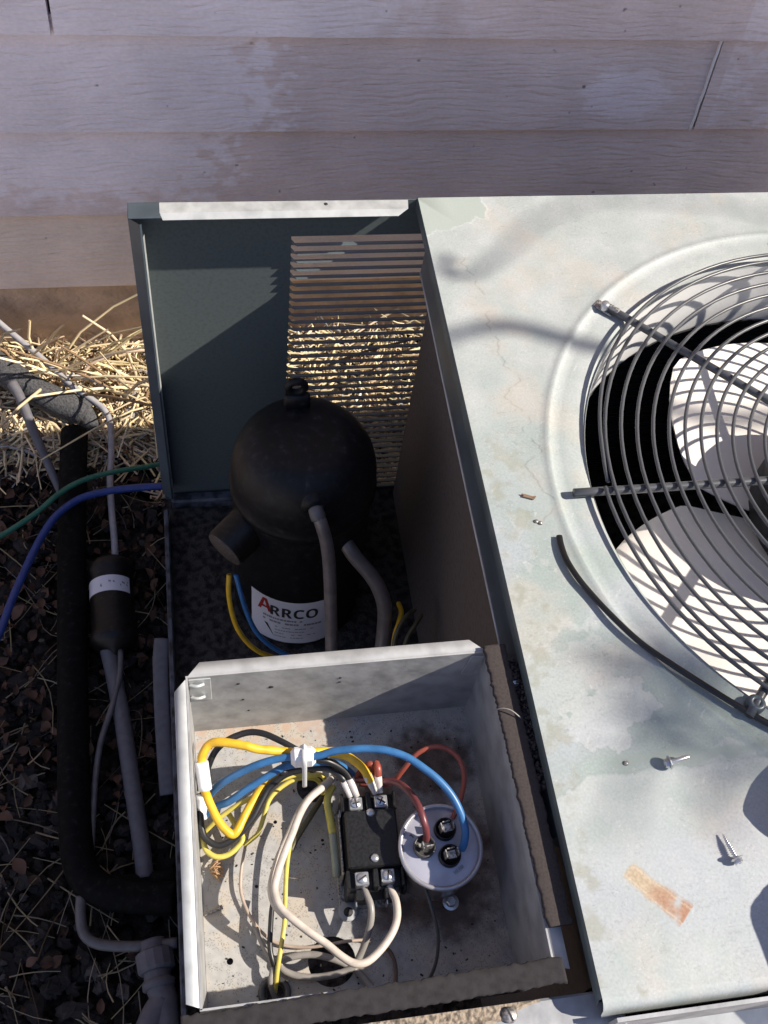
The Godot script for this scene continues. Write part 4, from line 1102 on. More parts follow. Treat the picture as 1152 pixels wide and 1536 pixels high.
func build_contactor() -> void:
	var o := base("contactor", "black relay block with silver screw terminals on the floor of the control box", "contactor")
	var xf := Transform3D(Basis(Vector3.UP, -0.035), Vector3(0.1905, BF, 0.7075))
	var b := xf.basis
	var st := begin(false)
	bx(st, xf * Vector3(-0.003, 0.0015, 0.004), Vector3(0.053, 0.002, 0.088), 0.0006, b)
	bx(st, xf * Vector3(-0.0265, 0.019, 0.0), Vector3(0.0016, 0.034, 0.054), 0.0004, b)
	var plate_part := put("mounting_plate", st, M.zinc_dull, o)
	st = begin(true)
	lathe(st, [Vector2(0.0088, 0), Vector2(0.0088, 0.002), Vector2(0.0082, 0.0024), Vector2(0, 0.0024)], Transform3D(b, xf * Vector3(-0.022, 0.0004, 0.049)), 20)
	put("mounting_ear", st, M.galvanised_dull, plate_part)
	st = begin(true)
	lathe(st, [Vector2(0.0042, 0), Vector2(0.0042, 0.0030), Vector2(0, 0.0031)], Transform3D(b, xf * Vector3(-0.022, 0.0, 0.050)), 16)
	put("ear_hole", st, M.ink, plate_part)
	st = begin(false)
	bx(st, xf * Vector3(0, 0.018, 0.0), Vector3(0.049, 0.034, 0.084), 0.0012, b)
	put("body", st, M.plastic_black, o)
	st = begin(false)
	bx(st, xf * Vector3(0, 0.0425, 0.0005), Vector3(0.0455, 0.016, 0.050), 0.0014, b)
	put("cover", st, M.plastic_black, o)
	for z in [-0.0335, 0.0335]:
		for x in [-0.0235, 0.0, 0.0235]:
			st = begin(false)
			bx(st, xf * Vector3(x, 0.040, z), Vector3(0.0045 if x == 0.0 else 0.0028, 0.014, 0.016), 0.0008, b)
			put("barrier", st, M.plastic_black, o)
	for q in [[Vector3(-0.012, 0.031, 0.045), Vector3(0.012, 0.016, 0.010)], [Vector3(0.014, 0.031, 0.045), Vector3(0.014, 0.016, 0.010)], [Vector3(0.0255, 0.030, 0.040), Vector3(0.004, 0.014, 0.008)]]:
		st = begin(false)
		bx(st, xf * q[0], q[1], 0.001, b)
		put("coil_post", st, M.plastic_black, o)
	for p in [Vector3(0.0002, 0.0505, -0.0215), Vector3(0.0002, 0.0505, 0.0180)]:
		st = begin(true)
		lathe(st, [Vector2(0.0036, 0), Vector2(0.0034, 0.0014), Vector2(0.002, 0.0022), Vector2(0, 0.0023)], Transform3D(b, xf * p), 16)
		put("cover_screw", st, M.zinc, o)
	for p in [Vector3(-0.0115, 0.0475, -0.0315), Vector3(0.0110, 0.0475, -0.0320), Vector3(-0.0120, 0.0475, 0.0335), Vector3(0.0105, 0.0475, 0.0325)]:
		st = begin(false)
		bx(st, xf * (p - Vector3(0, 0.006, 0)), Vector3(0.0115, 0.012, 0.0115), 0.0008, b)
		var lug := put("terminal_lug", st, M.zinc, o)
		st = begin(true)
		lathe(st, [Vector2(0.0044, 0), Vector2(0.0044, 0.0012), Vector2(0.0040, 0.0018), Vector2(0, 0.0018)], Transform3D(b, xf * p), 18)
		put("terminal_screw", st, M.zinc, lug)
		st = begin(false)
		var turn: float = p.x * 40.0 + p.z * 30.0
		bx(st, xf * (p + Vector3(0, 0.0018, 0)), Vector3(0.0082, 0.0006, 0.0012), 0.0, b * Basis(Vector3.UP, turn))
		if p.z < 0.0: bx(st, xf * (p + Vector3(0, 0.00185, 0)), Vector3(0.0012, 0.0006, 0.0066), 0.0, b * Basis(Vector3.UP, turn))
		put("screw_slot", st, M.ink, lug)
	# side spade terminals with bright blades
	for q in [[Vector3(-0.0255, 0.033, -0.026), Vector3(0.001, 0.012, 0.006)], [Vector3(0.0275, 0.048, 0.004), Vector3(0.0008, 0.010, 0.007)], [Vector3(0.009, 0.030, 0.050), Vector3(0.001, 0.012, 0.007)], [Vector3(-0.0175, 0.030, 0.050), Vector3(0.001, 0.012, 0.007)]]:
		st = begin(false)
		bx(st, xf * q[0], q[1], 0.0, b)
		put("spade_terminal", st, M.zinc, o)
	settle(o)

func build_capacitor() -> void:
	var o := base("capacitor", "round silver run capacitor with three terminals standing in the control box", "capacitor")
	var top := Vector3(0.2463, 0.5025, 0.7255)
	var xf := Transform3D(Basis(Vector3.RIGHT, 0.06), top)
	var st := begin(true)
	lathe(st, [Vector2(0.0335, -0.060), Vector2(0.0345, -0.056), Vector2(0.0345, -0.004), Vector2(0.0365, -0.0025), Vector2(0.0370, 0.0), Vector2(0.0362, 0.0016), Vector2(0.0345, 0.0020), Vector2(0.0332, 0.0012), Vector2(0.0328, -0.0012)], xf, 56)
	put("can", st, M.capacitor_rim, o)
	st = begin(true)
	lathe(st, [Vector2(0.0330, -0.0014), Vector2(0.0315, -0.0010), Vector2(0.028, -0.0004), Vector2(0, 0.0002)], xf, 48)
	var lid := put("lid", st, M.capacitor_top, o)
	var up := xf.basis.y
	var spots := {"common": xf * Vector3(-0.0145, 0, -0.001), "fan": xf * Vector3(0.0055, 0, -0.0135), "compressor": xf * Vector3(0.0060, 0, 0.0090)}
	for k in spots:
		var p: Vector3 = spots[k]
		st = begin(true)
		lathe(st, [Vector2(0.0096, -0.0005), Vector2(0.0094, 0.0062), Vector2(0.0084, 0.0066), Vector2(0.0078, 0.0030), Vector2(0.0, 0.0026)], Transform3D(xf.basis, p), 24)
		put("terminal_cup", st, M.plastic_black if k != "common" else M.wire_dark_grey, o)
		st = begin(false)
		var turn := 0.12
		var tb := xf.basis * Basis(Vector3.UP, turn)
		if k == "common":
			bx(st, p + up * 0.0125 + tb * Vector3(0.002, 0, 0.003), Vector3(0.0066, 0.013, 0.0010), 0.0, tb)
			bx(st, p + up * 0.0110 + tb * Vector3(-0.003, 0, 0.001), Vector3(0.001, 0.012, 0.0060), 0.0, tb)
		else:
			# four upright blades in a square with their tips folded
			for s in [-1.0, 1.0]:
				bx(st, p + up * 0.0115 + tb * Vector3(s * 0.0052, 0, 0), Vector3(0.0009, 0.013, 0.0064), 0.0, tb)
			bx(st, p + up * 0.0125 + tb * Vector3(0, 0, 0.0008), Vector3(0.0074, 0.0010, 0.0068), 0.0004, tb)
			bx(st, p + up * 0.0095 + tb * Vector3(0, 0, -0.0040), Vector3(0.0064, 0.0130, 0.0009), 0.0, tb)
		put("spade_terminal", st, M.zinc_dull, o)
	# stamped marks
	var tm := TextMesh.new()
	var sf := SystemFont.new()
	sf.font_names = PackedStringArray(["Droid Sans Mono", "Droid Sans"])
	tm.font = sf
	tm.text = "HERM"
	tm.font_size = 16
	tm.pixel_size = 0.00026
	tm.depth = 0.0002
	var t := put_mesh("stamped_lettering", tm, M.ink_pale, lid)
	t.transform = Transform3D(xf.basis * Basis(Vector3.UP, 0.55) * Basis(Vector3.RIGHT, -PI / 2), xf * Vector3(0.0125, 0.0004, 0.0205))
	st = begin(true)
	tube(st, [xf * Vector3(-0.0255, 0.0003, -0.012), xf * Vector3(-0.0240, 0.0004, -0.0126), xf * Vector3(-0.0232, 0.0004, -0.0110), xf * Vector3(-0.0222, 0.0004, -0.0104)], 0.0004, 6, 4)
	put("ink_mark", st, M.ink, lid)
	settle(o)
	var s := base("hex_bolt", "short hex bolt in the floor just in front of the capacitor", "bolt")
	hex_screw(s, frame(Vector3(0.2570, BF + 0.0095, 0.7605)), 0.0052, 0.0095, M.zinc, false)
	settle(s)

# ---------------------------------------------------------------- wires
func wire(called: String, key: String, r, m: Material, label: String, category := "wire", group := "") -> Node3D:
	var o := base(called, label, category, group)
	var st := begin(true)
	tube(st, PATHS[key], r, 12, 5)
	put("insulation" if category == "wire" else "wall", st, m, o)
	return o

# crimped metal end: sleeve and tongue from a to b
func crimp(o: Node, a: Vector3, b: Vector3, r: float, m: Material = null) -> void:
	var st := begin(true)
	var d := b - a
	tube(st, [a, a + d * 0.35, a + d * 0.4, a + d * 0.62, a + d * 0.68, b], [r * 1.15, r * 0.8], 10, 1, true, 0.8)
	put("crimp_ferrule", st, m if m else M.wire_tin, o)

func at(key: String, i: int) -> Vector3:
	var p: Array = PATHS[key]
	return p[i] if i >= 0 else p[p.size() + i]

func band(o: Node, called: String, a: Vector3, b: Vector3, r: float, m: Material, flat := 1.0) -> void:
	var st := begin(true)
	tube(st, [a, a.lerp(b, 0.33), a.lerp(b, 0.66), b], r, 14, 2, true, flat)
	put(called, st, m, o)

func build_wires() -> void:
	var o: Node3D
	var lug_l := Vector3(0.1790, 0.4885, 0.6750)
	var lug_r := Vector3(0.2010, 0.4885, 0.6745)
	o = wire("wire", "yellow_thick", 0.0038, M.wire_yellow, "thick yellow wire looping round the left side of the control box through a white sleeve")
	band(o, "white_sleeve", at("yellow_thick", 10) + Vector3(-0.0004, 0.001, 0.001), at("yellow_thick", 11) + Vector3(0.001, 0.001, 0.003), 0.0058, M.tape_white)
	settle(o)
	o = wire("wire", "yellow_branch", 0.0037, M.wire_yellow, "short thick yellow wire bending down into the upper right contactor terminal")
	crimp(o, at("yellow_branch", -2), lug_r + Vector3(-0.0022, 0.0006, -0.006), 0.0038)
	settle(o)
	o = wire("wire", "blue_upper", 0.0034, M.wire_blue, "long blue wire arching over the contactor down to the capacitor")
	settle(o)
	o = wire("wire", "blue_lower", 0.0034, M.wire_blue, "blue wire below the arching one, running under the white tape to the contactor")
	settle(o)
	o = wire("wire", "black_upper", 0.0029, M.wire_black, "black wire arching along the rear of the box above the yellow loop")
	crimp(o, at("black_upper", -1), lug_l + Vector3(0.0028, 0.0006, -0.005), 0.0033)
	band(o, "white_sleeve", at("black_upper", 0) + Vector3(0.001, 0.004, 0.004), at("black_upper", 1) + Vector3(0, 0.006, 0), 0.0058, M.tape_white)
	settle(o)
	o = wire("wire", "black_lower", 0.0031, M.wire_black, "black wire curling in a low loop beneath the yellow loop at the left")
	crimp(o, at("black_lower", -1), lug_l + Vector3(-0.0032, 0.0004, -0.005), 0.0030)
	settle(o)
	o = wire("wire", "thin_yellow_upper", 0.0022, M.wire_lemon, "thin pale yellow wire running up beside the black loop to the rear hole")
	settle(o)
	o = wire("wire", "thin_yellow_lower", 0.0025, M.wire_lemon, "thin pale yellow wire hanging in the lowest loop of the left bundle")
	settle(o)
	o = wire("wire", "thin_yellow_middle", 0.0021, M.wire_lemon, "thin pale yellow wire rising steeply right of the black loop to the rear hole")
	settle(o)
	o = wire("wire", "tan_thin", 0.0014, M.wire_tan, "very thin tan wire meandering down the dusty middle of the box floor")
	settle(o)
	o = wire("wire", "white_long", 0.0033, M.wire_white, "long dirty white wire sweeping in a wide loop to the lower right contactor terminal")
	settle(o)
	o = wire("wire", "white_twin", 0.0027, M.wire_white, "dirty white wire lying alongside the long white one near the box middle")
	settle(o)
	o = wire("wire", "olive_shadowed", 0.0027, M.wire_olive, "dark olive wire lying in the shade just right of the white pair")
	settle(o)
	o = wire("wire", "gray_left_terminal", 0.0030, M.wire_grey, "grey wire from the lower left contactor terminal coiling over the large floor hole")
	settle(o)
	o = wire("wire", "yellow_drop", 0.0020, M.wire_lemon, "thin yellow wire dropping straight down to the rubber bushing")
	settle(o)
	o = wire("wire", "black_drop", 0.0023, M.wire_black, "short black wire end standing left of the straight thin yellow wire")
	settle(o)
	o = wire("wire", "gray_drop", 0.0023, M.wire_grey, "grey wire bending into the rubber bushing at the front left")
	settle(o)
	o = wire("wire", "yellow_sheathed", 0.0034, M.wire_lemon, "short yellow wire beside the contactor ending in a cloudy tube")
	var st := begin(true)
	tube(st, PATHS["clear_sheath"], 0.0036, 12, 4)
	put("cloudy_tube", st, M.clear_tube, o)
	settle(o)
	o = wire("wire", "maroon_short", 0.0031, M.wire_maroon, "dark maroon wire from the contactor into the left capacitor terminal")
	settle(o)
	o = wire("wire", "red_loop", 0.0023, M.wire_red, "thin red wire making a round loop behind the capacitor")
	settle(o)
	o = wire("wire", "red_stub_left", 0.0029, M.wire_red, "red wire folded sharply behind the upper right contactor terminal")
	settle(o)
	o = wire("wire", "red_stub_right", 0.0035, M.wire_red, "short upright red wire end with a metal ferrule at the contactor")
	crimp(o, at("red_stub_right", -1), lug_r + Vector3(0.0022, 0.0006, -0.006), 0.0030)
	settle(o)
	o = wire("wire", "gray_thin_right", 0.0015, M.wire_dark_grey, "thin dark grey wire passing the capacitor down the right of the box floor")
	settle(o)
	o = wire("wire", "brown_arc", 0.0017, M.wire_brown, "thin brown wire arc near the front of the box floor")
	settle(o)
	# white tape and cable tie round the bundle
	o = base("white_tape_wrap", "white tape wrap with a cable tie round the yellow and blue wires", "tape")
	st = begin(false)
	var c := at("blue_upper", 6).lerp(at("blue_upper", 7), 0.5) + Vector3(0.0, -0.004, -0.001)
	bx(st, c, Vector3(0.0215, 0.021, 0.0135), 0.0035, Basis(Vector3.UP, -0.04) * Basis(Vector3(0, 0, 1), 0.05))
	put("tape", st, M.tape_white, o)
	st = begin(false)
	bx(st, c + Vector3(0.0005, 0, 0), Vector3(0.0042, 0.0235, 0.0165), 0.003, Basis(Vector3.UP, -0.04))
	var tie := put("cable_tie", st, M.clear_tie, o)
	st = begin(true)
	tube(st, PATHS["tie_tail"], 0.0021, 8, 4, true, 0.4)
	put("tie_tail", st, M.clear_tie, tie)
	settle(o)
	# wire nuts
	o = base("black_wire_nut", "upper of two small black wire caps on the pale yellow wires", "wire nut", "")
	st = begin(true)
	var p := Vector3(0.1225, 0.489, 0.6330)
	lathe(st, [Vector2(0, 0), Vector2(0.0036, 0.0008), Vector2(0.0046, 0.0035), Vector2(0.0042, 0.0070), Vector2(0, 0.0090)], frame(p), 16)
	put("cap", st, M.wire_black, o)
	settle(o)
	o = base("black_wire_nut", "lower of two small black wire caps on the pale yellow wires", "wire nut", "")
	st = begin(true)
	lathe(st, [Vector2(0, 0), Vector2(0.0036, 0.0008), Vector2(0.0044, 0.0035), Vector2(0.0040, 0.0070), Vector2(0, 0.0088)], frame(p + Vector3(-0.0035, -0.004, 0.0075)), 16)
	put("cap", st, M.wire_black, o)
	settle(o)
	# frayed strands of a cut wire, a screw and specks on the box floor
	o = base("frayed_wire_end", "bushy frayed copper strands at the left edge of the box floor", "wire end")
	rng.seed = 5
	for k in 26:
		st = begin(true)
		var a := rng.randf_range(-0.9, 1.2)
		var d := Vector3(cos(a), rng.randf_range(0.1, 0.9), sin(a)).normalized()
		var s := Vector3(0.0485 + rng.randf() * 0.004, 0.444 + rng.randf() * 0.004, 0.7035 + rng.randf() * 0.008)
		tube(st, [s, s + d * 0.006, s + d * 0.011 + Vector3(0, -0.003, rng.randf_range(-0.002, 0.003))], 0.0006, 5, 3)
		put("strand", st, M.straw_brown, o)
	settle(o)
	o = base("loose_screw", "small rusty screw lying on the box floor by its left wall", "screw")
	hex_screw(o, along(Vector3(0.0560, BF + 0.003, 0.7405), Vector3(1, 0.05, -0.35)), 0.0024, 0.014, M.zinc_dull)
	settle(o)
	rng.seed = 8
	st = begin(false)
	for k in 260:
		var q := Vector3(rng.randf_range(0.05, 0.30), BF + 0.0003, rng.randf_range(0.585, 0.835))
		var s := rng.randf_range(0.0004, 0.0016)
		bx(st, q, Vector3(s * rng.randf_range(0.6, 2.2), s * 0.6, s), 0.0, Basis(Vector3.UP, rng.randf() * TAU))
	tag(put("floor_grit", st, M.pan_dirt), "dark grit scattered over the floor of the control box", "grit", "", "stuff")

# ---------------------------------------------------------------- compressor
func build_compressor() -> void:
	var o := base("compressor", "round black compressor with a lifting ring and a white label", "compressor")
	var c := Vector3(0.185, 0, 0.2146)
	var xf := Transform3D(Basis.IDENTITY, c)
	var st := begin(true)
	lathe(st, [Vector2(0, 0.044), Vector2(0.078, 0.044), Vector2(0.0884, 0.050), Vector2(0.0884, 0.322)], xf, 64)
	put("shell", st, M.compressor_black, o)
	st = begin(true)
	var prof: Array = [Vector2(0.0884, 0.322), Vector2(0.0890, 0.3245), Vector2(0.0912, 0.3275), Vector2(0.0914, 0.3315), Vector2(0.0905, 0.3345), Vector2(0.0892, 0.338)]
	for k in range(1, 17):
		var a := PI * 0.5 * k / 16.0
		prof.append(Vector2(0.0892 * pow(cos(a), 0.52), 0.345 + 0.076 * pow(sin(a), 0.92)))
	prof[prof.size() - 1] = Vector2(0, 0.421)
	lathe(st, prof, xf, 64)
	var dome := put("dome", st, M.compressor_black, o)
	# lifting ring on a small base
	st = begin(true)
	var rc := Vector3(0.1775, 0.4490, 0.1655)
	var ring: Array = []
	for k in 25: ring.append(rc + Vector3(cos(TAU * k / 24) * 0.0098, sin(TAU * k / 24) * 0.0098, 0))
	tube(st, ring, 0.0046, 10, 1, false)
	bx(st, rc + Vector3(0.001, -0.022, 0.003), Vector3(0.031, 0.024, 0.012), 0.003)
	put("lifting_ring", st, M.compressor_black, o)
	# terminal cover
	st = begin(true)
	var a0 := Vector3(0.124, 0.297, 0.246)
	var a1 := Vector3(0.0825, 0.289, 0.2845)
	var d := (a1 - a0)
	var L := d.length()
	lathe(st, [Vector2(0.0275, 0), Vector2(0.0275, L - 0.004), Vector2(0.0258, L - 0.0005)], along(a0, d), 36)
	put("terminal_cover", st, M.drier_black, o)
	st = begin(true)
	lathe(st, [Vector2(0.0262, L - 0.002), Vector2(0.0250, L), Vector2(0, L + 0.0006)], along(a0, d), 36)
	put("cover_face", st, M.cover_rust, o)
	# metal clip over the cover
	st = begin(true)
	tube(st, [a0 + Vector3(0.004, 0.018, -0.006), a0 + Vector3(-0.006, 0.030, 0.002), a0 + Vector3(0.006, 0.029, 0.014), a0 + Vector3(0.014, 0.020, 0.022)], 0.0022, 8, 5, true, 0.5)
	put("cover_clip", st, M.zinc_dull, o)
	# stub collar where the discharge pipe leaves the dome
	st = begin(true)
	var pp: Array = PATHS["comp_pipe"]
	pp = [Vector3(0, 0, 0), Vector3(0, 0, 0)] if pp.is_empty() else [(pp[0] - Vector3(-0.0027, -0.0538, -0.0368)) / 1.038, (pp[1] - Vector3(-0.0027, -0.0538, -0.0368)) / 1.038]
	lathe(st, [Vector2(0.0165, -0.02), Vector2(0.0165, 0.006), Vector2(0.0145, 0.010), Vector2(0.010, 0.0115)], along(pp[0], pp[1] - pp[0]), 24)
	put("pipe_collar", st, M.compressor_black, o)
	# label round the shell, with lettering bent to it
	var r := 0.0890
	var bend := func(s: float, y: float, lift: float) -> Vector3:
		var a := s / r
		return c + Vector3(sin(a) * (r + lift), y, cos(a) * (r + lift))
	st = begin(true)
	for k in 28:
		var s0 := -0.078 + 0.115 * k / 28.0
		var s1 := -0.078 + 0.115 * (k + 1) / 28.0
		quad(st, bend.call(s0, 0.055, 0), bend.call(s1, 0.055, 0), bend.call(s1, 0.172, 0), bend.call(s0, 0.172, 0), bend.call(s0, 0, 0) - c)
	var label := put("label", st, M.label_paper, o)
	var sf := SystemFont.new()
	sf.font_names = PackedStringArray(["Droid Sans"])
	sf.font_weight = 700
	for word in [["A", -0.0665, 0.0425, 0.148, M.ink_red, 1.3, 0.60], ["RRCO", -0.0470, 0.0330, 0.141, M.ink, 1.45, 0.545]]:
		var tm := TextMesh.new()
		tm.font = sf
		tm.text = word[0]
		tm.font_size = 64
		tm.pixel_size = word[2] / 64.0
		tm.depth = 0.0
		tm.horizontal_alignment = HORIZONTAL_ALIGNMENT_LEFT
		tm.vertical_alignment = VERTICAL_ALIGNMENT_CENTER
		tm.curve_step = 2.0
		var arr := tm.get_mesh_arrays() if tm.get_surface_count() == 0 else tm.surface_get_arrays(0)
		var vs: PackedVector3Array = arr[Mesh.ARRAY_VERTEX]
		var idx: PackedInt32Array = arr[Mesh.ARRAY_INDEX]
		st = begin(false)
		var lo := 1e9
		for v in vs: lo = min(lo, v.x)
		for k in range(0, idx.size(), 3):
			var q: Array = []
			for e in 3:
				var v := vs[idx[k + e]]
				q.append(bend.call(word[1] + (v.x - lo) * word[5] * word[6], word[3] + v.y * 1.05, 0.0005))
			tri(st, q[0], q[1], q[2], q[0] - c)
		put("lettering", st, word[4], label)
	# worn lines of small print, too blurred to read, and a dark arrow mark
	rng.seed = 12
	st = begin(false)
	for line in [[0.118, 0.0044, 13], [0.108, 0.0048, 16], [0.097, 0.0022, 11], [0.088, 0.0022, 10], [0.079, 0.0022, 12], [0.070, 0.0022, 9]]:
		var s: float = -0.058 if line[0] > 0.1 else -0.040
		for k in line[2]:
			var w := rng.randf_range(0.0022, 0.0055)
			if rng.randf() < 0.82: quad(st, bend.call(s, line[0], 0.0004), bend.call(s + w, line[0], 0.0004), bend.call(s + w, line[0] + line[1], 0.0004), bend.call(s, line[0] + line[1], 0.0004), bend.call(s, 0, 0) - c)
			s += w + 0.0009
	put("small_print", st, M.ink_pale, label)
	st = begin(false)
	quad(st, bend.call(-0.056, 0.100, 0.0005), bend.call(-0.051, 0.099, 0.0005), bend.call(-0.040, 0.066, 0.0005), bend.call(-0.045, 0.078, 0.0005), bend.call(-0.05, 0, 0) - c)
	put("mark", st, M.ink, label)
	settle(o)
	# drawn at the size of a smaller model: this one is a little larger and stands further back
	o.scale = Vector3.ONE * 1.038
	o.position = o.position * 1.038 + Vector3(-0.0027, -0.0538, -0.0368)
	o = wire("refrigerant_pipe", "comp_pipe", 0.0082, M.copper_aged, "left grey brown metal pipe bending down from the front of the compressor dome", "pipe")
	pp = PATHS["comp_pipe"]
	var st2 := begin(true)
	tube(st2, [pp[0] + Vector3(0, 0.002, -0.004), pp[1], pp[2].lerp(pp[1], 0.5)], 0.0096, 14, 3)
	put("brazed_end", st2, M.steel_pipe, o)
	settle(o)
	o = wire("refrigerant_pipe", "comp_pipe2", 0.0100, M.copper_aged, "right dark metal pipe curving down behind the compressor label", "pipe")
	settle(o)
	o = wire("wire", "comp_yellow", 0.0034, M.wire_yellow, "yellow wire hanging from the compressor's terminal cover")
	settle(o)
	o = wire("wire", "comp_blue", 0.0034, M.wire_blue, "blue wire hanging from the compressor's terminal cover")
	settle(o)
	for k in [["part_wire_a", 0.0034, M.wire_yellow, "short yellow wire coming out of the hole in the brown partition"], ["part_wire_b", 0.0030, M.wire_olive, "left olive wire looping out of the hole in the brown partition"], ["part_wire_c", 0.0030, M.wire_olive, "right olive wire looping out of the hole in the brown partition"]]:
		settle(wire("wire", k[0], k[1], k[2], k[3]))
	# flakes and mud on the base pan
	rng.seed = 21
	st = begin(false)
	for k in 420:
		var q := Vector3(rng.randf_range(0.01, 0.35), -0.0115, rng.randf_range(0.03, 0.85))
		if Vector2(q.x - c.x, q.z - c.z).length() < 0.088: continue
		var s := rng.randf_range(0.003, 0.012)
		bx(st, q, Vector3(s * rng.randf_range(0.6, 1.6), s * 0.3, s), s * 0.1, Basis.from_euler(Vector3(rng.randf_range(-0.4, 0.4), rng.randf() * TAU, rng.randf_range(-0.4, 0.4))))
	tag(put("pan_flakes", st, M.pan_dirt), "dirt flakes on the base pan round the compressor", "dirt", "", "stuff")

# ---------------------------------------------------------------- outside, left of the cabinet
func build_left_side() -> void:
	var o: Node3D
	var st: SurfaceTool
	o = wire("insulated_pipe", "black_pipe", 0.0215, M.pipe_foam_black, "thick black foam insulated pipe running along the ground left of the cabinet", "pipe")
	settle(o)
	o = wire("insulated_pipe", "gray_pipe", 0.0235, M.pipe_foam_grey, "weathered grey foam insulated pipe slanting down through the straw", "pipe")
	st = begin(true)
	tube(st, [at("gray_pipe", 4) + Vector3(0.002, 0.004, 0), at("gray_pipe", 5), at("gray_pipe", 5) + Vector3(0.012, -0.012, 0.022)], [0.022, 0.013], 12, 3)
	put("torn_end", st, M.pipe_foam_grey, o)
	settle(o)
	o = wire("refrigerant_line", "thin_upper", 0.0052, M.pipe_pale, "thin pale pipe bending from the wall through the straw to the filter", "pipe")
	settle(o)
	o = wire("plastic_tube", "flat_tube", [0.009, 0.006], M.pvc_grey, "dull grey plastic tube lying under the grey insulated pipe", "tube")
	settle(o)
	# filter drier
	o = base("filter_drier", "small black filter cylinder with a white sticker beside the black pipe", "filter")
	var a := Vector3(-0.0845, -0.008, 0.112)
	var b := Vector3(-0.0800, -0.010, 0.262)
	var L := a.distance_to(b)
	st = begin(true)
	lathe(st, [Vector2(0.006, -0.006), Vector2(0.010, 0.0), Vector2(0.027, 0.002), Vector2(0.0330, 0.008), Vector2(0.0338, 0.014), Vector2(0.0338, 0.022), Vector2(0.0318, 0.025), Vector2(0.0318, L - 0.030), Vector2(0.0338, L - 0.027), Vector2(0.0338, L - 0.016), Vector2(0.027, L - 0.006), Vector2(0.010, L), Vector2(0.006, L + 0.006), Vector2(0, L + 0.006)], along(a, b - a), 36)
	put("body", st, M.drier_black, o)
	st = begin(true)
	var fx := along(a, b - a)
	var r := 0.0325
	for k in 24:
		var a0 := -1.9 + 2.9 * k / 24.0
		var a1 := -1.9 + 2.9 * (k + 1) / 24.0
		var g := func(t: float, y: float) -> Vector3: return a + Vector3(sin(t) * r, cos(t) * r, 0) + (b - a).normalized() * y
		quad(st, g.call(a0, 0.040), g.call(a1, 0.040), g.call(a1, 0.066), g.call(a0, 0.066), Vector3(sin(a0), cos(a0), 0))
	var sticker := put("sticker", st, M.label_paper, o)
	rng.seed = 31
	st = begin(false)
	r = 0.0329
	for k in 9:
		var t := rng.randf_range(-0.9, 0.7)
		if k < 4: t = rng.randf_range(0.5, 0.85)
		var w := rng.randf_range(0.04, 0.11)
		var y := rng.randf_range(0.047, 0.056)
		var g := func(tt: float, yy: float) -> Vector3: return a + Vector3(sin(tt) * r, cos(tt) * r, 0) + (b - a).normalized() * yy
		quad(st, g.call(t, y), g.call(t + w, y + 0.001), g.call(t + w, y + 0.004), g.call(t, y + 0.003), Vector3(sin(t), cos(t), 0))
	put("blurred_print", st, M.ink_pale, sticker)
	settle(o)
	settle(wire("conduit", "twin_a", 0.0115, M.pvc_grey, "grey plastic pipe leading down from the filter between the black pipe and cabinet", "pipe"))
	settle(wire("capillary_tube", "capillary", 0.0042, M.steel_pipe, "thin dark tube crossing over the grey plastic pipe below the filter", "tube"))
	settle(wire("elbow_pipe", "elbow", 0.0068, M.steel_pipe, "slim bare metal pipe with a rounded elbow at the lower left", "pipe"))
	settle(wire("cross_pipe", "cross", 0.0130, M.pipe_foam_black, "short dark pipe stub entering the cabinet behind the thick black pipe's bend", "pipe"))
	o = base("metal_bracket", "flat grey metal strip with a rounded end leaning on the cabinet base", "bracket")
	st = begin(true)
	tube(st, PATHS["bracket"], 0.011, 12, 4, true, 0.35)
	put("strip", st, M.pvc_grey, o)
	st = begin(true)
	lathe(st, [Vector2(0.004, 0), Vector2(0.0038, 0.0006), Vector2(0, 0.0007)], along(at("bracket", -1) + Vector3(0.0, 0.0038, -0.012), Vector3(0, 1, 0.2)), 14)
	put("hole", st, M.ink, o)
	settle(o)
	# plastic drain coupling
	o = base("drain_fitting", "grey plastic drain fitting with a ribbed collar in the lower left corner", "pipe fitting")
	st = begin(true)
	tube(st, PATHS["pvc"], 0.0165, 18, 4)
	tube(st, PATHS["pvc_branch"], 0.0165, 18, 4)
	put("pipe_body", st, M.pvc_grey, o)
	st = begin(false)
	var ca := at("pvc", 1).lerp(at("pvc", 0), 0.1)
	var cd := at("pvc", 2) - at("pvc", 0)
	lathe(st, [Vector2(0.020, -0.012), Vector2(0.0235, -0.010), Vector2(0.0235, 0.010), Vector2(0.0205, 0.013), Vector2(0.0165, 0.014)], along(ca, cd), 14)
	put("ribbed_collar", st, M.pvc_grey, o)
	st = begin(true)
	lathe(st, [Vector2(0.0165, -0.004), Vector2(0.0200, -0.002), Vector2(0.0200, 0.005), Vector2(0.0165, 0.007)], along(at("pvc", 2), cd), 20)
	put("coupling_ring", st, M.pvc_grey, o)
	settle(o)
	settle(wire("blue_hose", "blue_hose", 0.0058, M.hose_blue, "bright blue hose curving over the black pipe into the cabinet corner", "hose"))
	settle(wire("green_hose", "green_hose", 0.0042, M.hose_green, "thin green hose running behind the cabinet above the blue hose", "hose"))
	# water drops hanging from the hoses
	rng.seed = 61
	for q in [[Vector3(-0.046, -0.012, -0.175), 0.020, "pale grey stone in the straw beside the cabinet's rear corner"], [Vector3(-0.052, -0.010, -0.215), 0.017, "grey stone half buried in straw behind the other one"]]:
		var so := base("gray_stone", q[2], "stone")
		var sm := put_mesh("stone", rock_mesh(), M.stone_pale, so)
		sm.transform = Transform3D(Basis.from_euler(Vector3(0.3, 0.5 + q[1] * 60.0, 0.2)).scaled(Vector3(q[1] * 1.8, q[1], q[1])), q[0])
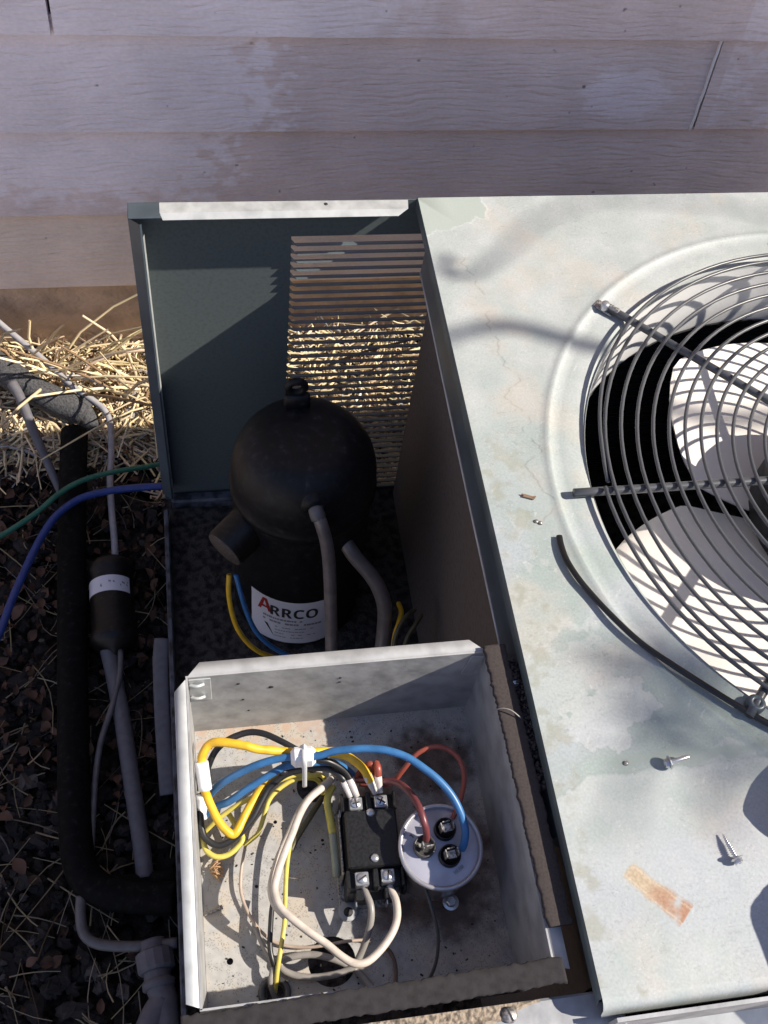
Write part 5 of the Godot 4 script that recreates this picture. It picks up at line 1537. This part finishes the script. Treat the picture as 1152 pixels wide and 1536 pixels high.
	# dry leaves
	var spots := [[-0.226, 0.478, 0.016, "dry leaf at the left edge low down among the dark stones"], [-0.205, 0.545, 0.018, "curled brown leaf left of the black pipe near its bend"], [-0.063, 0.430, 0.020, "rust brown leaf beside the grey plastic pipe, upper of the pair"], [-0.054, 0.500, 0.019, "rust brown leaf beside the grey plastic pipe, lower of the pair"], [-0.03, 0.075, 0.020, "brown leaf below the blue hose against the cabinet base"], [-0.26, 0.02, 0.026, "broad brown leaf at the left edge under the green hose"], [-0.222, 0.17, 0.018, "brown leaf between the blue hose and the dark stones"], [-0.118, 0.395, 0.014, "small pale leaf close to the right of the black pipe"], [-0.185, 0.665, 0.012, "pale narrow leaf among stones left of the drain fitting"]]
	for i in spots.size():
		var s: Array = spots[i]
		var q := base("dry_leaf", s[3], "leaf")
		st = begin(true)
		var yaw := rng.randf() * TAU
		var bs := Basis.from_euler(Vector3(rng.randf_range(-0.4, 0.4), yaw, rng.randf_range(-0.5, 0.5)))
		var ce := Vector3(s[0], GY + 0.012, s[1])
		var f := func(u: float, v: float) -> Vector3:
			var w: float = s[2] * 0.48 * pow(sin(PI * clamp(u, 0.02, 0.98)), 0.8)
			return ce + bs * Vector3(v * w, 0.35 * abs(v) * w + 0.15 * s[2] * sin(u * 4.0), (u - 0.5) * s[2] * 1.5)
		for k in 8:
			for e in [-1.0, 0.0]:
				for side in [1.0, -1.0]:
					var dv := Vector3(0, 0.0004 * side, 0)
					quad(st, f.call(k / 8.0, e) + dv, f.call((k + 1) / 8.0, e) + dv, f.call((k + 1) / 8.0, e + 1.0) + dv, f.call(k / 8.0, e + 1.0) + dv, bs.y * side)
		put("blade", st, M.leaf_tan if i % 4 == 3 else M.leaf_dry, q)
		settle(q)

func rock_mesh() -> ArrayMesh:
	var n := noise(91, 1.1, 2)
	var st := begin(false)
	var f := func(i: int, j: int) -> Vector3:
		var a := TAU * i / 9.0
		var e := PI * j / 6.0 - PI * 0.5
		var d := Vector3(cos(a) * cos(e), sin(e), sin(a) * cos(e))
		return d * (0.48 + 0.42 * n.get_noise_3dv(d * 1.5))
	for j in 6:
		for i in 9:
			quad(st, f.call(i, j), f.call((i + 1) % 9, j), f.call((i + 1) % 9, j + 1), f.call(i, j + 1), f.call(i, j) + f.call(i + 1, j + 1))
	st.generate_normals()
	return st.commit()

func scatter(called: String, mesh: Mesh, m: Material, xforms: Array, cols: Array) -> MultiMeshInstance3D:
	var mm := MultiMesh.new()
	mm.transform_format = MultiMesh.TRANSFORM_3D
	mm.use_colors = true
	mm.mesh = mesh
	mm.instance_count = xforms.size()
	for i in xforms.size():
		mm.set_instance_transform(i, xforms[i])
		mm.set_instance_color(i, cols[i])
	var o := MultiMeshInstance3D.new()
	o.multimesh = mm
	o.material_override = m
	o.name = numbered(called, self)
	add_child(o, true)
	return o

func build_ground_cover() -> void:
	rng.seed = 77
	var xs: Array = []
	var cs: Array = []
	for k in 4200:
		var x := rng.randf_range(-0.55, 0.03)
		var z := rng.randf_range(-0.12, 1.05)
		if k > 3300:
			x = rng.randf_range(-0.5, 0.6); z = rng.randf_range(-0.34, -0.02)
		var s := 0.008 + 0.022 * pow(rng.randf(), 2.2)
		if k > 3300: s *= 0.8
		var b := Basis.from_euler(Vector3(rng.randf() * TAU, rng.randf() * TAU, rng.randf() * TAU)).scaled(Vector3(s, s * rng.randf_range(0.6, 1.0), s * rng.randf_range(0.7, 1.3)))
		xs.append(Transform3D(b, Vector3(x, GY - 0.006 + rng.randf() * 0.012, z)))
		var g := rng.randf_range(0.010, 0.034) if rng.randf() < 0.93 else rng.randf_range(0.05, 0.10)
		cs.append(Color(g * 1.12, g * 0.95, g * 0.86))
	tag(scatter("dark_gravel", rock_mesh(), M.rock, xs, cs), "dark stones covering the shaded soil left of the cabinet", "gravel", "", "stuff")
	# crushed brown leaves between straw and stones
	var lf := begin(true)
	for e in [-1.0, 0.0]:
		for k in 3:
			var u0 := k / 3.0
			var u1 := (k + 1) / 3.0
			var g := func(u: float, v: float) -> Vector3: return Vector3(v * 0.42 * sin(PI * clamp(u, 0.06, 0.94)), 0.22 * abs(v) + 0.16 * sin(u * 4.0), u - 0.5)
			quad(lf, g.call(u0, e), g.call(u1, e), g.call(u1, e + 1.0), g.call(u0, e + 1.0), Vector3.UP)
	lf.generate_normals()
	xs = []
	cs = []
	for k in 1500:
		var z := -0.16 + 0.62 * pow(rng.randf(), 1.7)
		if k % 5 == 0: z = rng.randf_range(-0.16, 1.0)
		var s := rng.randf_range(0.006, 0.022)
		xs.append(Transform3D(Basis.from_euler(Vector3(rng.randf_range(-0.9, 0.9), rng.randf() * TAU, rng.randf_range(-0.9, 0.9))).scaled(Vector3(s * rng.randf_range(0.5, 1.2), s, s)), Vector3(rng.randf_range(-0.45, -0.005), GY + 0.002 + rng.randf() * 0.016, z)))
		var g := rng.randf_range(0.35, 1.1)
		cs.append(Color(0.125 * g, 0.070 * g, 0.048 * g))
	tag(scatter("leaf_litter", lf.commit(), M.rock, xs, cs), "crushed brown leaves between the straw and the dark stones", "leaf litter", "", "stuff")
	# straw: bent stalks, thick and pale by the wall, thin and dark over the stones
	var st := begin(true)
	var stalk := func(to: SurfaceTool, p: Vector3, dir: Vector3, length: float, r: float, bend: Vector3, c: Color, n := 4) -> void:
		to.set_color(c)
		var pts: Array = []
		for i in 5:
			var t := i / 4.0
			pts.append(p + dir * length * t + bend * t * t)
		tube(to, pts, [r, r * 0.55], n, 1, false)
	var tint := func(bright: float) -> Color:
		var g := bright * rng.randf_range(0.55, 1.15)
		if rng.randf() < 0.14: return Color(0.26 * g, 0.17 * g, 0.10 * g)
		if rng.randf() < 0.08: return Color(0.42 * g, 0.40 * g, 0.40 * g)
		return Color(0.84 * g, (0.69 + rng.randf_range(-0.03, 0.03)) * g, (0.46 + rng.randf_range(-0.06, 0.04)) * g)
	for k in 7000:
		var x := rng.randf_range(-0.50, 0.62)
		var z := -0.335 + (0.24 if x < 0.0 else 0.32) * pow(rng.randf(), 0.85)
		var a := rng.randf() * TAU
		var d := Vector3(cos(a), rng.randf_range(-0.12, 0.35), sin(a) * 0.8).normalized()
		var l := rng.randf_range(0.016, 0.08)
		var p := Vector3(x, GY + 0.004 + (0.045 if x < 0.02 else 0.085) * rng.randf() * ss(-0.04, -0.16, z), z)
		stalk.call(st, p - d * l * 0.5, d, l, rng.randf_range(0.0012, 0.0034), Vector3(rng.randf_range(-0.8, 0.8), rng.randf_range(-0.5, 0.1), rng.randf_range(-0.8, 0.8)) * l, tint.call(1.0))
	for k in 340:
		var x := rng.randf_range(-0.36, 0.0)
		var z := rng.randf_range(-0.12, 0.95)
		var a := rng.randf() * TAU
		var d := Vector3(cos(a), rng.randf_range(-0.05, 0.2), sin(a)).normalized()
		var l := rng.randf_range(0.03, 0.11)
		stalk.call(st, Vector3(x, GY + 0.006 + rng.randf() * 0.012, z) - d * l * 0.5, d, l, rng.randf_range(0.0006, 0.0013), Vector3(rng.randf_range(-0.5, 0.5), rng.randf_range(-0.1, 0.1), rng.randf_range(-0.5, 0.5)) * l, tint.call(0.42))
	st.generate_normals()
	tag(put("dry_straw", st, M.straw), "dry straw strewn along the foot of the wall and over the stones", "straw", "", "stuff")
	# taller bent stalks standing in tufts
	var tufts := [[-0.235, -0.30, 48, "tall dry grass tuft leaning against the wall at the far left"], [-0.150, -0.285, 38, "dry grass tuft with arching stalks between the pale pipe and the wall"], [-0.035, -0.265, 30, "short broken grass tuft next to the cabinet's corner post"], [0.215, -0.265, 26, "dry grass tuft seen through the grille slots at their left"], [0.335, -0.255, 26, "dry grass tuft seen through the grille slots at their right"], [-0.245, -0.16, 8, "dry grass tuft hanging over the dull grey plastic tube"]]
	for t in tufts:
		st = begin(true)
		for k in t[2]:
			var a := rng.randf() * TAU
			var lean := Vector3(cos(a) * 0.55, 1.0, sin(a) * 0.35).normalized()
			var l := (rng.randf_range(0.10, 0.26) if t[2] > 20 else rng.randf_range(0.07, 0.18)) if t[2] > 9 else rng.randf_range(0.04, 0.08)
			var p := Vector3(t[0] + rng.randf_range(-0.03, 0.03), GY, t[1] + 0.03 + rng.randf_range(-0.02, 0.03))
			stalk.call(st, p, lean, l, rng.randf_range(0.0018, 0.0038), Vector3(rng.randf_range(-0.9, 0.9), -0.95 * pow(rng.randf(), 1.3), rng.randf_range(-0.2, 0.5)) * l, tint.call(1.0), 5)
		var g := base("grass_tuft", t[3], "dry grass")
		st.generate_normals()
		put("stalks", st, M.straw, g)
		settle(g)

# ---------------------------------------------------------------- small things on the top panel
func build_loose_things() -> void:
	var o := base("loose_screw", "silver washer-head screw lying on its side near the top panel's faint band", "screw")
	hex_screw(o, along(Vector3(0.4325, H + 0.0062, 0.7015), Vector3(-1, -0.18, 0.13)), 0.0043, 0.017, M.zinc, false)
	settle(o)
	o = base("loose_screw", "silver threaded screw pointing rearward near the right of the rust mark", "screw")
	hex_screw(o, along(Vector3(0.4642, H + 0.0055, 0.7840), Vector3(0.22, 0.10, 1)), 0.0040, 0.021, M.zinc)
	settle(o)
	o = base("loose_screw", "small screw standing in the debris between the foam gasket and the top panel", "screw")
	hex_screw(o, along(Vector3(0.3245, 0.562, 0.6080), Vector3(-0.1, 1, 0.3)), 0.0036, 0.010, M.zinc)
	settle(o)
	# rubber edge trim that has sprung off the panel
	o = base("rubber_trim", "curved black rubber edge trim lying loose beside the fan opening", "trim")
	var st := begin(true)
	tube(st, PATHS["trim"], 0.0031, 10, 5, true, 0.7)
	put("strip", st, M.rubber_black, o)
	settle(o)
	# flake of white paint on the panel's front edge
	o = base("paint_flake", "tiny curled white paint flake caught under the top panel's front edge", "paint flake")
	st = begin(true)
	tube(st, [Vector3(0.345, 0.5652, 0.888), Vector3(0.348, 0.5672, 0.8895), Vector3(0.351, 0.5652, 0.888)], 0.0016, 6, 3, true, 0.5)
	put("flake", st, M.tape_white, o)
	settle(o)
	# chip of wood
	o = base("wood_chip", "splintered reddish brown wood chip on the top panel left of the guard", "wood chip")
	st = begin(false)
	rng.seed = 41
	for k in 5:
		bx(st, Vector3(0.3715 + rng.randf_range(-0.003, 0.003), H + 0.0014, 0.4270 + rng.randf_range(-0.0012, 0.0012)), Vector3(rng.randf_range(0.009, 0.015), 0.0016, 0.0014), 0.0003, Basis.from_euler(Vector3(0, rng.randf_range(-0.45, 0.15), rng.randf_range(-0.12, 0.12))))
	put("splinters", st, M.leaf_tan, o)
	settle(o)
	# bent tab of sheet metal in the gap
	o = base("bent_metal_tab", "curved grey metal tab standing in the gap beside the foam gasket", "metal tab")
	st = begin(true)
	var pts := [Vector3(0.3285, 0.559, 0.621), Vector3(0.3310, 0.560, 0.640), Vector3(0.3318, 0.559, 0.655), Vector3(0.3290, 0.556, 0.671)]
	var path := smooth_path(pts, 5)
	for i in path.size() - 1:
		var a := path[i]
		var b := path[i + 1]
		var dn := Vector3(-0.007, -0.018, 0.002)
		quad(st, a, b, b + dn, a + dn, Vector3(-1, 0.3, 0))
		quad(st, a + Vector3(0.001, 0, 0), b + Vector3(0.001, 0, 0), b + dn, a + dn, Vector3(1, 0.3, 0))
	put("leaf", st, M.galvanised_dull, o)
	st = begin(true)
	tube(st, pts, 0.0007, 6, 5)
	put("edge", st, M.bright_edge, o)
	settle(o)
	# crumbled insulation in the gap
	rng.seed = 51
	st = begin(false)
	for k in 520:
		var z := rng.randf_range(0.585, 0.705)
		var q := Vector3(0.3268 + 0.02 * (z - 0.6) + rng.randf_range(-0.0035, 0.0035), 0.556 + rng.randf() * 0.012, z)
		var s := rng.randf_range(0.0008, 0.0032)
		bx(st, q, Vector3(s, s * 0.8, s * 1.3), s * 0.2, Basis.from_euler(Vector3(rng.randf() * TAU, rng.randf() * TAU, rng.randf() * TAU)))
	tag(put("crumbled_foam", st, M.foam_dusty), "crumbled foam packed in the gap beside the control box", "debris", "", "stuff")

# ---------------------------------------------------------------- what stands outside the picture and shades the top panel
func build_tree() -> void:
	# two stuffed leather pouches lying just beyond the right edge
	for q in [[Vector3(0.585, H, 0.742), Vector3(0.066, 0.030, 0.034), 0.5, "smaller brown leather pouch on the top panel beyond the picture's right edge"], [Vector3(0.640, H, 0.880), Vector3(0.105, 0.058, 0.062), -0.3, "larger brown leather pouch at the panel's front edge beyond the picture's right edge"]]:
		var po := base("leather_pouch", q[3], "pouch")
		var ps := begin(true)
		var pn := noise(113, 1.1, 1)
		var pf := func(i: int, j: int) -> Vector3:
			var a := TAU * i / 56.0
			var e := PI * j / 28.0 - PI * 0.5
			var d := Vector3(sign(cos(a)) * pow(abs(cos(a)), 0.9) * cos(e), sin(e), sign(sin(a)) * pow(abs(sin(a)), 0.9) * cos(e))
			return q[0] + Vector3(0, q[1].y * 0.95, 0) + Basis(Vector3.UP, q[2]) * (d * q[1] * (1.0 + 0.09 * pn.get_noise_3dv(d)))
		for j in 28:
			for i in 56:
				quad(ps, pf.call(i, j), pf.call((i + 1) % 56, j), pf.call((i + 1) % 56, j + 1), pf.call(i, j + 1), pf.call(i, j) + pf.call(i + 1, j + 1) - 2.0 * (q[0] + Vector3(0, q[1].y * 0.95, 0)))
		put("pouch_body", ps, M.bark, po)
		ps = begin(false)
		bx(ps, q[0] + Vector3(0.03, q[1].y * 1.92, 0), Vector3(0.03, 0.004, 0.012), 0.001)
		put("flap_strap", ps, M.leaf_dry, po)
		settle(po)
	var o := base("bare_tree", "bare tree beyond the right of the picture whose twigs shade the top panel", "tree")
	var s := -SUN_DIR
	var st := begin(true)
	tube(st, [Vector3(4.6, -0.2, 3.6), Vector3(4.5, 1.2, 3.55), Vector3(4.4, 2.6, 3.5), Vector3(4.2, 4.2, 3.45)], [0.16, 0.08], 12, 4)
	put("trunk", st, M.bark, o)
	var up := func(x: float, z: float, t: float) -> Vector3: return Vector3(x, H, z) + s * t
	st = begin(true)
	tube(st, [Vector3(4.4, 2.6, 3.5), up.call(1.9, 0.55, 3.0), up.call(0.75, 0.30, 2.8), up.call(0.50, 0.243, 2.3), up.call(0.41, 0.207, 2.2), up.call(0.36, 0.208, 2.15), up.call(0.30, 0.225, 2.1), up.call(0.1, 0.25, 2.0)], [0.015, 0.0055], 8, 4)
	put("branch", st, M.bark, o)
	st = begin(true)
	tube(st, [up.call(1.9, 0.55, 3.6), up.call(0.70, 0.02, 3.9), up.call(0.374, 0.128, 2.0), up.call(0.350, 0.098, 1.6)], [0.003, 0.0055], 8, 4)
	put("branch", st, M.bark, o)
	# a spray of fine twigs further along the same branch
	rng.seed = 88
	st = begin(true)
	for k in 46:
		var q: Vector3 = up.call(rng.randf_range(0.42, 0.62), rng.randf_range(0.60, 0.72), rng.randf_range(2.6, 3.2))
		var d := Vector3(rng.randf_range(-1, 1), rng.randf_range(-0.6, 0.6), rng.randf_range(-1, 1)).normalized() * rng.randf_range(0.03, 0.09)
		tube(st, [q - d, q + Vector3(0, 0.01, 0), q + d], [0.004, 0.002], 5, 2)
	tag(put("twigs", st, M.bark, o), "", "", "", "stuff")
	settle(o)

func _ready() -> void:
	# camera
	var cam := Camera3D.new()
	cam.name = "camera"
	cam.position = Vector3(0.0703, 1.4168, 0.9687)
	cam.rotation_order = EULER_ORDER_YXZ
	cam.rotation = Vector3(-0.98, -0.2897, 0.1795)
	cam.fov = 51.2
	cam.near = 0.02
	cam.far = 200.0
	add_child(cam)
	cam.make_current()
	# sky and exposure
	var sky_m := ProceduralSkyMaterial.new()
	sky_m.sky_top_color = Color(0.46, 0.55, 0.74)
	sky_m.sky_horizon_color = Color(0.98, 0.95, 0.93)
	sky_m.sky_curve = 0.2
	sky_m.ground_bottom_color = Color(0.30, 0.27, 0.23)
	sky_m.ground_horizon_color = Color(0.50, 0.48, 0.45)
	var sky := Sky.new()
	sky.sky_material = sky_m
	var env := Environment.new()
	env.background_mode = Environment.BG_SKY
	env.sky = sky
	env.background_energy_multiplier = 0.70
	env.tonemap_mode = Environment.TONE_MAPPER_LINEAR
	env.tonemap_exposure = 1.62
	env.sdfgi_enabled = true
	env.ssao_enabled = true
	env.ssil_enabled = true
	var we := WorldEnvironment.new()
	we.name = "world"
	we.environment = env
	add_child(we)
	var sun := DirectionalLight3D.new()
	sun.name = "sun"
	sun.basis = Basis.looking_at(SUN_DIR.normalized())
	sun.light_energy = 1.5
	sun.light_color = Color(1.0, 0.963, 0.905)
	sun.light_angular_distance = 0.5
	sun.shadow_enabled = true
	add_child(sun)
	make_materials()
	mat("guard_grey", lin(0.072, 0.076, 0.085), 0.32)
	mat("wire_tin", lin(0.62, 0.58, 0.55), 0.5, 0.2)
	mat("clear_tie", lin(0.62, 0.62, 0.62), 0.4)
	mat("straw_brown", lin(0.42, 0.26, 0.14), 0.6)
	mat("coil_fin", lin(0.035, 0.035, 0.037), 0.5)
	mat("stone_pale", lin(0.30, 0.29, 0.30), 0.8)
	build_ground()
	build_wall()
	build_cabinet()
	build_fan()
	build_compressor()
	build_control_box()
	build_contactor()
	build_capacitor()
	build_wires()
	build_left_side()
	build_ground_cover()
	build_loose_things()
	build_tree()
